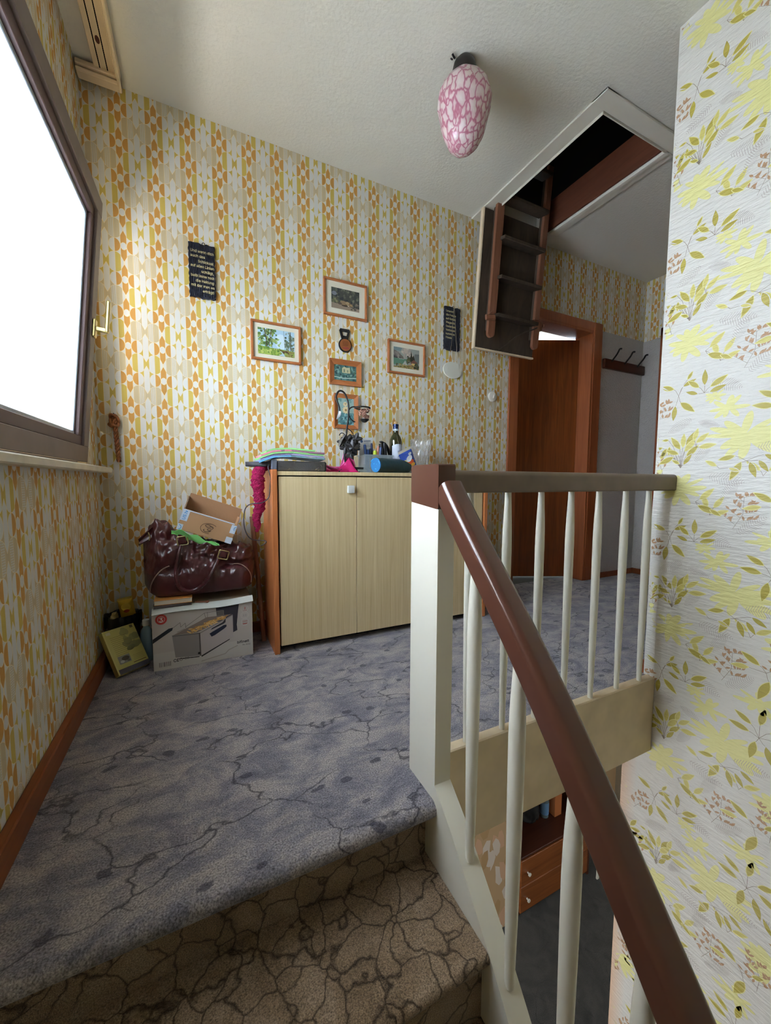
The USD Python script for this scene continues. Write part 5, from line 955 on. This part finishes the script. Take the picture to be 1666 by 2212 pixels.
obj('handle_binding', [tube(hp[s:s + 2], .0096, 12) for s in range(26, 52, 3)], M['leather'], bg, smooth=60)
for (x, z, a) in ((-.074, .583, .1), (.099, .507, -.3)):
    y = front_y(x, z) - .010; pts = [(-.018, -.016), (.018, -.016), (.018, .016), (-.018, .016)]; c_, s_ = math.cos(a), math.sin(a)
    ringp = Polygon(pts).buffer(.004).exterior; P = [(x + c_ * p[0] - s_ * p[1], y, z + s_ * p[0] + c_ * p[1]) for p in (ringp.interpolate(t, True).coords[0] for t in np.linspace(0, 1, 32, endpoint=False))]
    obj('buckle', tube(P, .0032, 8, True), mat('pale_brass', lin(206, 192, 140), .25, .5, .9) if 'pale_brass' not in M else M['pale_brass'], bg, smooth=60); M['pale_brass'] = LK + 'pale_brass'
    obj('strap', R(bx(x - .015, x + .015, y - .001, y + .009, z - .012, z + .032, .002), -a, (0, 1, 0), (x, y, z)), M['leather'], bg)
pip = mat('worn_piping', lin(150, 122, 112), .5)
obj('piping', tube(on([(-.214, .352), (-.208, .385), (-.19, .425), (-.165, .455), (-.13, .475)], 30, .002), .0026, 7), pip, bg, smooth=60)
obj('piping', tube(on([(.14, .455), (.175, .452), (.205, .43), (.224, .395), (.226, .352)], 30, .002), .0026, 7), pip, bg, smooth=60)
obj('zip_tab', [thick(grid(8, 6, lambda u, v: np.stack([-.195 - .055 * u, 2.055 - .01 * u + .008 * np.sin(PI * v), .628 - .045 * u + (v - .5) * .05 * (1 - .5 * u)], -1)), .006)], M['leather'], bg, smooth=60)
for z_ in ([(-.212, 2.045, .628), (-.206, 2.042, .606), (-.210, 2.042, .590)], [(-.247, 2.048, .582), (-.246, 2.048, .575), (-.246, 2.048, .565)], [(-.252, 2.07, .372), (-.244, 2.07, .375), (-.235, 2.07, .378)]): obj('zip_pull', tube(z_, .0026, 7), M['pale_brass'], bg, smooth=60)
# ------------------------------------------------------------------ cardboard box in the bag's mouth
M['card'] = mat('brown_cardboard', lin(188, 148, 110), .8, .2, bump=(40, .15, .004), var=(10, .06)); M['card_in'] = mat('brown_cardboard_inside', lin(172, 132, 98), .85, .2, bump=(90, .2, .004))
cbx = thing('cardboard_box', 'small open cardboard box with a curly letter G, tilted on top of the leather bag', 'box', (.03, 2.06, .6))
th0 = math.radians(-20.5); ux, uz = np.array([math.cos(th0), 0, math.sin(th0)]), np.array([-math.sin(th0), 0, math.cos(th0)])
O = np.array([-.098, 2.032, .640])
def CB(u0, u1, y0, y1, v0, v1, c=.001):
    m = bx(u0, u1, y0, y1, v0, v1, c); M4 = np.eye(4); M4[:3, 0], M4[:3, 1], M4[:3, 2], M4[:3, 3] = ux, (0, 1, 0), uz, O - np.array([0, 2.032, 0]) ; m.apply_transform(M4); return m
W_, D_ = .248, .095
fp_ = obj('front', CB(0, W_, 2.032, 2.035, 0, .098), M['card'], cbx)
obj('front_flap', R(CB(.006, W_ - .004, 2.034, 2.052, .0965, .0995), 0, (0, 0, 1)), M['card'], cbx); obj('back', CB(.004, W_ + .006, 2.032 + D_, 2.035 + D_, 0, .176), M['card_in'], cbx)
obj('side', CB(0, .003, 2.0352, 2.0315 + D_, 0, .16), M['card_in'], cbx); obj('side', CB(W_ - .003, W_, 2.0352, 2.0315 + D_, 0, .135), M['card_in'], cbx); obj('bottom', CB(.003, W_ - .003, 2.0352, 2.0315 + D_, 0, .003), M['card_in'], cbx)
tape = mat('clear_tape', lin(206, 218, 232), .25)
for (u0, u1, v0, v1) in ((-.001, .030, .045, .099), (-.001, .022, -.001, .028), (.224, .2495, .05, .092), (.218, .249, -.001, .030)): obj('tape', CB(u0, u1, 2.0309, 2.0321, v0, v1), tape, cbx)
obj('tape', CB(.004, .235, 2.0306, 2.0345, .094, .0996), tape, cbx)
blue = mat('blue_tape_print', lin(60, 150, 214), .5)
F3 = lambda m: frame3(m, O + np.array([0, -.0014, 0]), ux, uz)
m_ = meshkit.text_mesh('US.tv', .013, .0006, True); R(m_, PI / 2, (0, 0, 1)); T(m_, (.020, .050, 0)); obj('tape_lettering', F3(m_), blue, cbx)
obj('tape_mark', [F3(ext(LineString([(.006 + .010 * math.cos(t), .012 + .010 * math.sin(t)) for t in np.linspace(-1.3, 1.6, 14)]).buffer(.0012), .0006)), F3(ext(LineString([(.246 - .008 * math.cos(t), .075 + .010 * math.sin(t)) for t in np.linspace(-.9, 1.5, 12)]).buffer(.0012), .0006))], blue, cbx)
def gl(pts, w): return ext(LineString(spline([(a, b, 0) for a, b in pts], 50)[:, :2]).buffer(w), .0005)
G0 = np.array([.128, .040])
logo = [gl([(.030, .021), (.012, .026), (-.010, .024), (-.028, .014), (-.034, -.002), (-.026, -.016), (-.008, -.022), (.010, -.021)], .0009), gl([(.016, .012), (.004, .017), (-.010, .018), (-.016, .013), (-.010, .008), (.004, .010), (.016, .014), (.021, .010), (.014, .003), (.002, .002), (-.002, -.004), (.004, -.007), (.014, -.004)], .0011), gl([(.014, -.003), (.010, -.010), (.000, -.015), (-.012, -.015), (-.018, -.010), (-.015, -.007)], .0013)]
obj('logo', [F3(T(m, (G0[0], G0[1], 0))) for m in logo], mat('dark_brown_ink', lin(66, 42, 30), .6), cbx, label='curly letter G in an open ellipse')
solo('green_cloth', thick(grid(40, 8, lambda u, v: np.stack([-.118 + .20 * u, 2.020 + .012 * np.sin(7 * u + 2 * v) - .010 * v, .628 - .075 * u + .022 * (v - .5) * (1 + .8 * np.sin(5 * u)) + .006 * np.sin(19 * u + 4 * v)], -1)), .002), mat('light_green_tissue', lin(136, 222, 128), .7, bump=(50, .3, .006)), 'crumpled light green cloth poking out between cardboard box and leather bag', 'cloth', smooth=60)
# ------------------------------------------------------------------ yellow box, bin, bottle, stick
yb = thing('yellow_box', 'worn yellow-green printed carton leaning against the bin in the corner', 'box', (-.28, 2.0, 0))
YO = np.array([-.334, 1.958, .001]); e1 = np.array([.108, .084, 0]); e1 /= np.linalg.norm(e1); e2 = np.array([-.066, .10, .17]); e2 -= e1 * (e2 @ e1); e2 /= np.linalg.norm(e2); e3 = np.cross(e1, e2)
bw, bh = .137, .207
m_ = bx(0, bw, 0, bh, -.032, 0, .001); M4 = np.eye(4); M4[:3, 0], M4[:3, 1], M4[:3, 2], M4[:3, 3] = e1, e2, e3, YO + (0, 0, .0); m_.apply_transform(M4); T(m_, (0, 0, -m_.bounds[0, 2] + .0005)); dz = 0
obj('carton', m_, mat('dull_yellow_card', lin(196, 180, 108), .7, var=(20, .15)), yb)
shift = np.array([0, 0, .0]); lowz = min((YO + e1 * a + e2 * b - e3 * .032 * c)[2] for a in (0, bw) for b in (0, bh) for c in (0, 1)); PO = YO + np.array([0, 0, .0005 - lowz]) + e3 * .0004
C = lin; L = [(sbox(0, 0, bw, bh), C(196, 186, 112)), (sbox(0, 0, bw, .022), C(84, 82, 92)), (sbox(0, 0, .006, bh), C(204, 190, 120))]
rnd = random.Random(8)
L += [(ell(rnd.uniform(.07, .13), rnd.uniform(.10, .19), rnd.uniform(.01, .022), rnd.uniform(.008, .018), rnd.uniform(0, 90), 4), rnd.choice([C(148, 146, 96), C(134, 136, 92), C(160, 156, 100)])) for _ in range(16)]
L += [(sbox(.012, .185, .03, .198), C(206, 198, 160)), (sbox(.115, .190, .128, .203), C(96, 92, 62))]
for i in range(11): L.append((sbox(.02, .168 - i * .0085, .02 + (.055 if i % 3 else .07), .1695 - i * .0085), C(140, 126, 70)))
L += [(sbox(.02, .042, .07, .078), C(150, 148, 140)), (ell(.05, .063, .016, .010), C(96, 88, 78)), (ell(.034, .052, .009, .006), C(190, 188, 182)), (ell(.06, .05, .007, .005), C(120, 112, 100))]
for i in range(4): L.append((sbox(.08, .062 - i * .007, .125, .0632 - i * .007), C(150, 138, 80)))
L.append((sbox(.075, .030, .13, .033), C(110, 84, 54)))
(v, f), c_ = flat(clipl(L, bw, bh), PO, e1, e2); obj('front_print', (v, f), M['print'], yb, cols=c_)
bn = thing('waste_bin', 'dark waste bin lined with a black bag in the corner behind the yellow carton', 'bin', (-.345, 2.202, 0))
obj('bucket', lathe([(0, .002), (.058, .002), (.060, .0), (.071, .205), (.073, .21), (.070, .212), (.067, .205), (.057, .008), (0, .008)], (-.347, 2.202, 0), 32), mat('dark_bin', lin(46, 44, 52), .5), bn)
def liner(u, v):
    a = 2 * PI * u; r = np.interp(v, [0, .35, .6, 1], [.0745, .0755, .068, .045]) + .0035 * np.sin(11 * a) * (1 - v * .3) + .002 * np.sin(23 * a + 5 * v); z = np.interp(v, [0, .35, .6, 1], [.165, .222, .218, .16]) + .004 * np.sin(7 * a)
    return np.stack([-.347 + np.minimum(r, .0775) * np.cos(a), 2.202 + r * np.sin(a), z], -1)
obj('bag_liner', thick(grid(90, 14, liner), .0015), mat('black_film', lin(20, 20, 26), .25, .5, bump=(40, .5, .01)), bn, smooth=60)
packet('crisp_packet', 'yellow foil packet sticking up out of the waste bin', -.325, 2.205, .205, .062, .095, math.radians(-8), (lin(206, 164, 40), [(ell(.03, .05, .02, .018), lin(226, 190, 70)), (ell(.03, .03, .012, .008), lin(170, 70, 40)), (sbox(0, .085, .062, .095), lin(216, 190, 90))]), .05)
gf = thing('crumpled_foil', 'crumpled gold foil lying in the mouth of the waste bin', 'foil', (-.372, 2.165, .2)); obj('foil', wobble(trimesh.creation.icosphere(3, .022).apply_scale((.8, .8, 1.4)), .012, 60, 4).apply_translation((-.375, 2.165, .212)), mat('gold_foil', lin(190, 170, 120), .3, .5, .8), gf, smooth=20)
sb = thing('small_bottle', 'small pale blue plastic bottle with a white cap between bin and fryer box', 'bottle', (-.25, 2.16, 0))
obj('body', lathe([(0, 0), (.024, 0), (.026, .004), (.026, .13), (.022, .15), (.012, .165), (.012, .172), (0, .172)], (-.246, 2.13, 0), 28), mat('pale_blue_plastic', lin(130, 156, 170), .3), sb); obj('cap', lathe([(0, .172), (.016, .172), (.016, .196), (.014, .199), (0, .199)], (-.246, 2.13, 0), 24), mat('bottle_cap', lin(206, 204, 198), .4), sb)
solo('wooden_stick', tube([(.292, 2.09, .012), (.278, 2.175, .35), (.262, 2.25, .665)], .0125, 14), M['ladder_wood'], 'round wooden stick leaning between fryer box and cabinet', 'stick', smooth=60)
# ------------------------------------------------------------------ lower hall furniture
dr = thing('dresser', 'brown wooden dresser with two drawers and an open shelf in the lower hall', 'dresser', (2.66, 2.29, ZL))
M['dresser'] = wood('dresser_wood', lin(122, 66, 30), lin(160, 92, 46), (.06, 1, 1), 26, .35); M['dresser_dark'] = wood('dresser_dark_wood', lin(74, 38, 26), lin(98, 54, 36), (.06, 1, 1), 26, .4)
DX, DXE, DY0, DY1 = 2.215, 3.03, 2.09, 2.498
obj('plinth', bx(DX, DXE, DY0 + .02, DY1, ZL, ZL + .03), M['dresser_dark'], dr)
for i in range(2):
    z0 = ZL + .032 + i * .226; d = obj('drawer', bx(DX, DXE - .02, DY0, DY0 + .3, z0, z0 + .222, .004), M['dresser'], dr)
    obj('knob', lathe([(0, 0), (.007, 0), (.007, .012), (.014, .018), (.014, .026), (0, .030)], (0, 0, 0), 16).apply_transform(trimesh.transformations.rotation_matrix(PI / 2, (1, 0, 0))).apply_translation((2.285, DY0, z0 + .105)), M['white_plastic'], d, label='small white knob')
zs = ZL + .487
obj('shelf_board', bx(DX, DXE, DY0 + .005, DY1, zs, zs + .02, .003), M['dresser_dark'], dr); obj('back_panel', bx(DX, DXE, DY1 - .015, DY1, zs + .02, ZL + 1.4), M['dresser_dark'], dr)
obj('side_panel', bx(DX, DX + .02, DY0 + .02, DY1 - .016, zs + .02, ZL + 1.4), M['dresser_dark'], dr); obj('side_panel', bx(DXE - .02, DXE, DY0 + .001, DY1 - .016, ZL, ZL + 1.4), M['dresser_dark'], dr); obj('top', bx(DX, DXE, DY0, DY1, ZL + 1.4, ZL + 1.42, .003), M['dresser'], dr)
Zs = zs + .0205
lb = thing('water_bottle', 'clear bottle with a blue label standing on the dresser shelf downstairs', 'bottle', (2.70, 2.3, Zs))
obj('body', lathe([(0, Zs), (.036, Zs), (.038, Zs + .005), (.038, Zs + .17), (.03, Zs + .20), (.014, Zs + .24), (.013, Zs + .27), (0, Zs + .27)], (2.70, 2.31, 0), 28), mat('pale_bottle', lin(120, 138, 144), .1, .6), lb, smooth=50); obj('label', lathe([(.0385, Zs + .03), (.039, Zs + .03), (.039, Zs + .14), (.0385, Zs + .14)], (2.70, 2.31, 0), 28), mat('blue_label', lin(120, 164, 206), .5), lb, smooth=50); obj('cap', lathe([(0, Zs + .27), (.016, Zs + .27), (.016, Zs + .29), (0, Zs + .29)], (2.70, 2.31, 0), 20), M['black_iron'], lb)
ob_ = thing('orange_carton', 'upright orange-brown carton beside the blue-labelled bottle on the dresser', 'box', (2.82, 2.33, Zs)); obj('carton', bx(2.765, 2.85, 2.25, 2.40, Zs, Zs + .29, .003), mat('orange_card', lin(206, 124, 70), .6), ob_)
dh = thing('black_shoe', 'black pump shoe hanging over the orange carton on the dresser', 'shoe', (2.80, 2.28, Zs + .29)); obj('shoe', wobble(trimesh.creation.icosphere(3, .05).apply_scale((.55, 2.0, .5)), .012, 20, 3).apply_translation((2.79, 2.29, Zs + .318)), mat('black_leather', lin(34, 32, 38), .35), dh, smooth=60)
wbk = thing('black_handbag', 'black bag slumped on the left of the dresser shelf downstairs', 'bag', (2.5, 2.3, Zs)); obj('body', wobble(trimesh.creation.icosphere(4, .1).apply_scale((1.1, .8, 1.1)), .05, 10, 7).apply_translation((2.50, 2.32, Zs + .13)), mat('black_cloth', lin(26, 24, 24), .8), wbk, smooth=60)
pl = thing('white_cloth', 'crumpled off-white cloth on the black bag on the dresser', 'cloth', (2.6, 2.31, Zs + .2)); obj('cloth', wobble(trimesh.creation.icosphere(3, .05).apply_scale((1.2, .9, .8)), .03, 22, 9).apply_translation((2.60, 2.30, Zs + .26)), mat('off_white_cloth', lin(196, 186, 172), .9), pl, smooth=60)
solo('white_batten', R(bx(3.048, 3.075, 2.02, 2.035, ZL, ZL + .62, .003), math.radians(2), (0, 1, 0), (3.06, 2.03, ZL)), M['white_plastic'], 'narrow white batten standing at the right end of the dresser downstairs', 'batten')
struct('baseboard_lower', bx(3.08, 3.99, 2.48, 2.498, ZL, ZL + .06, .003), M['base_wood'])
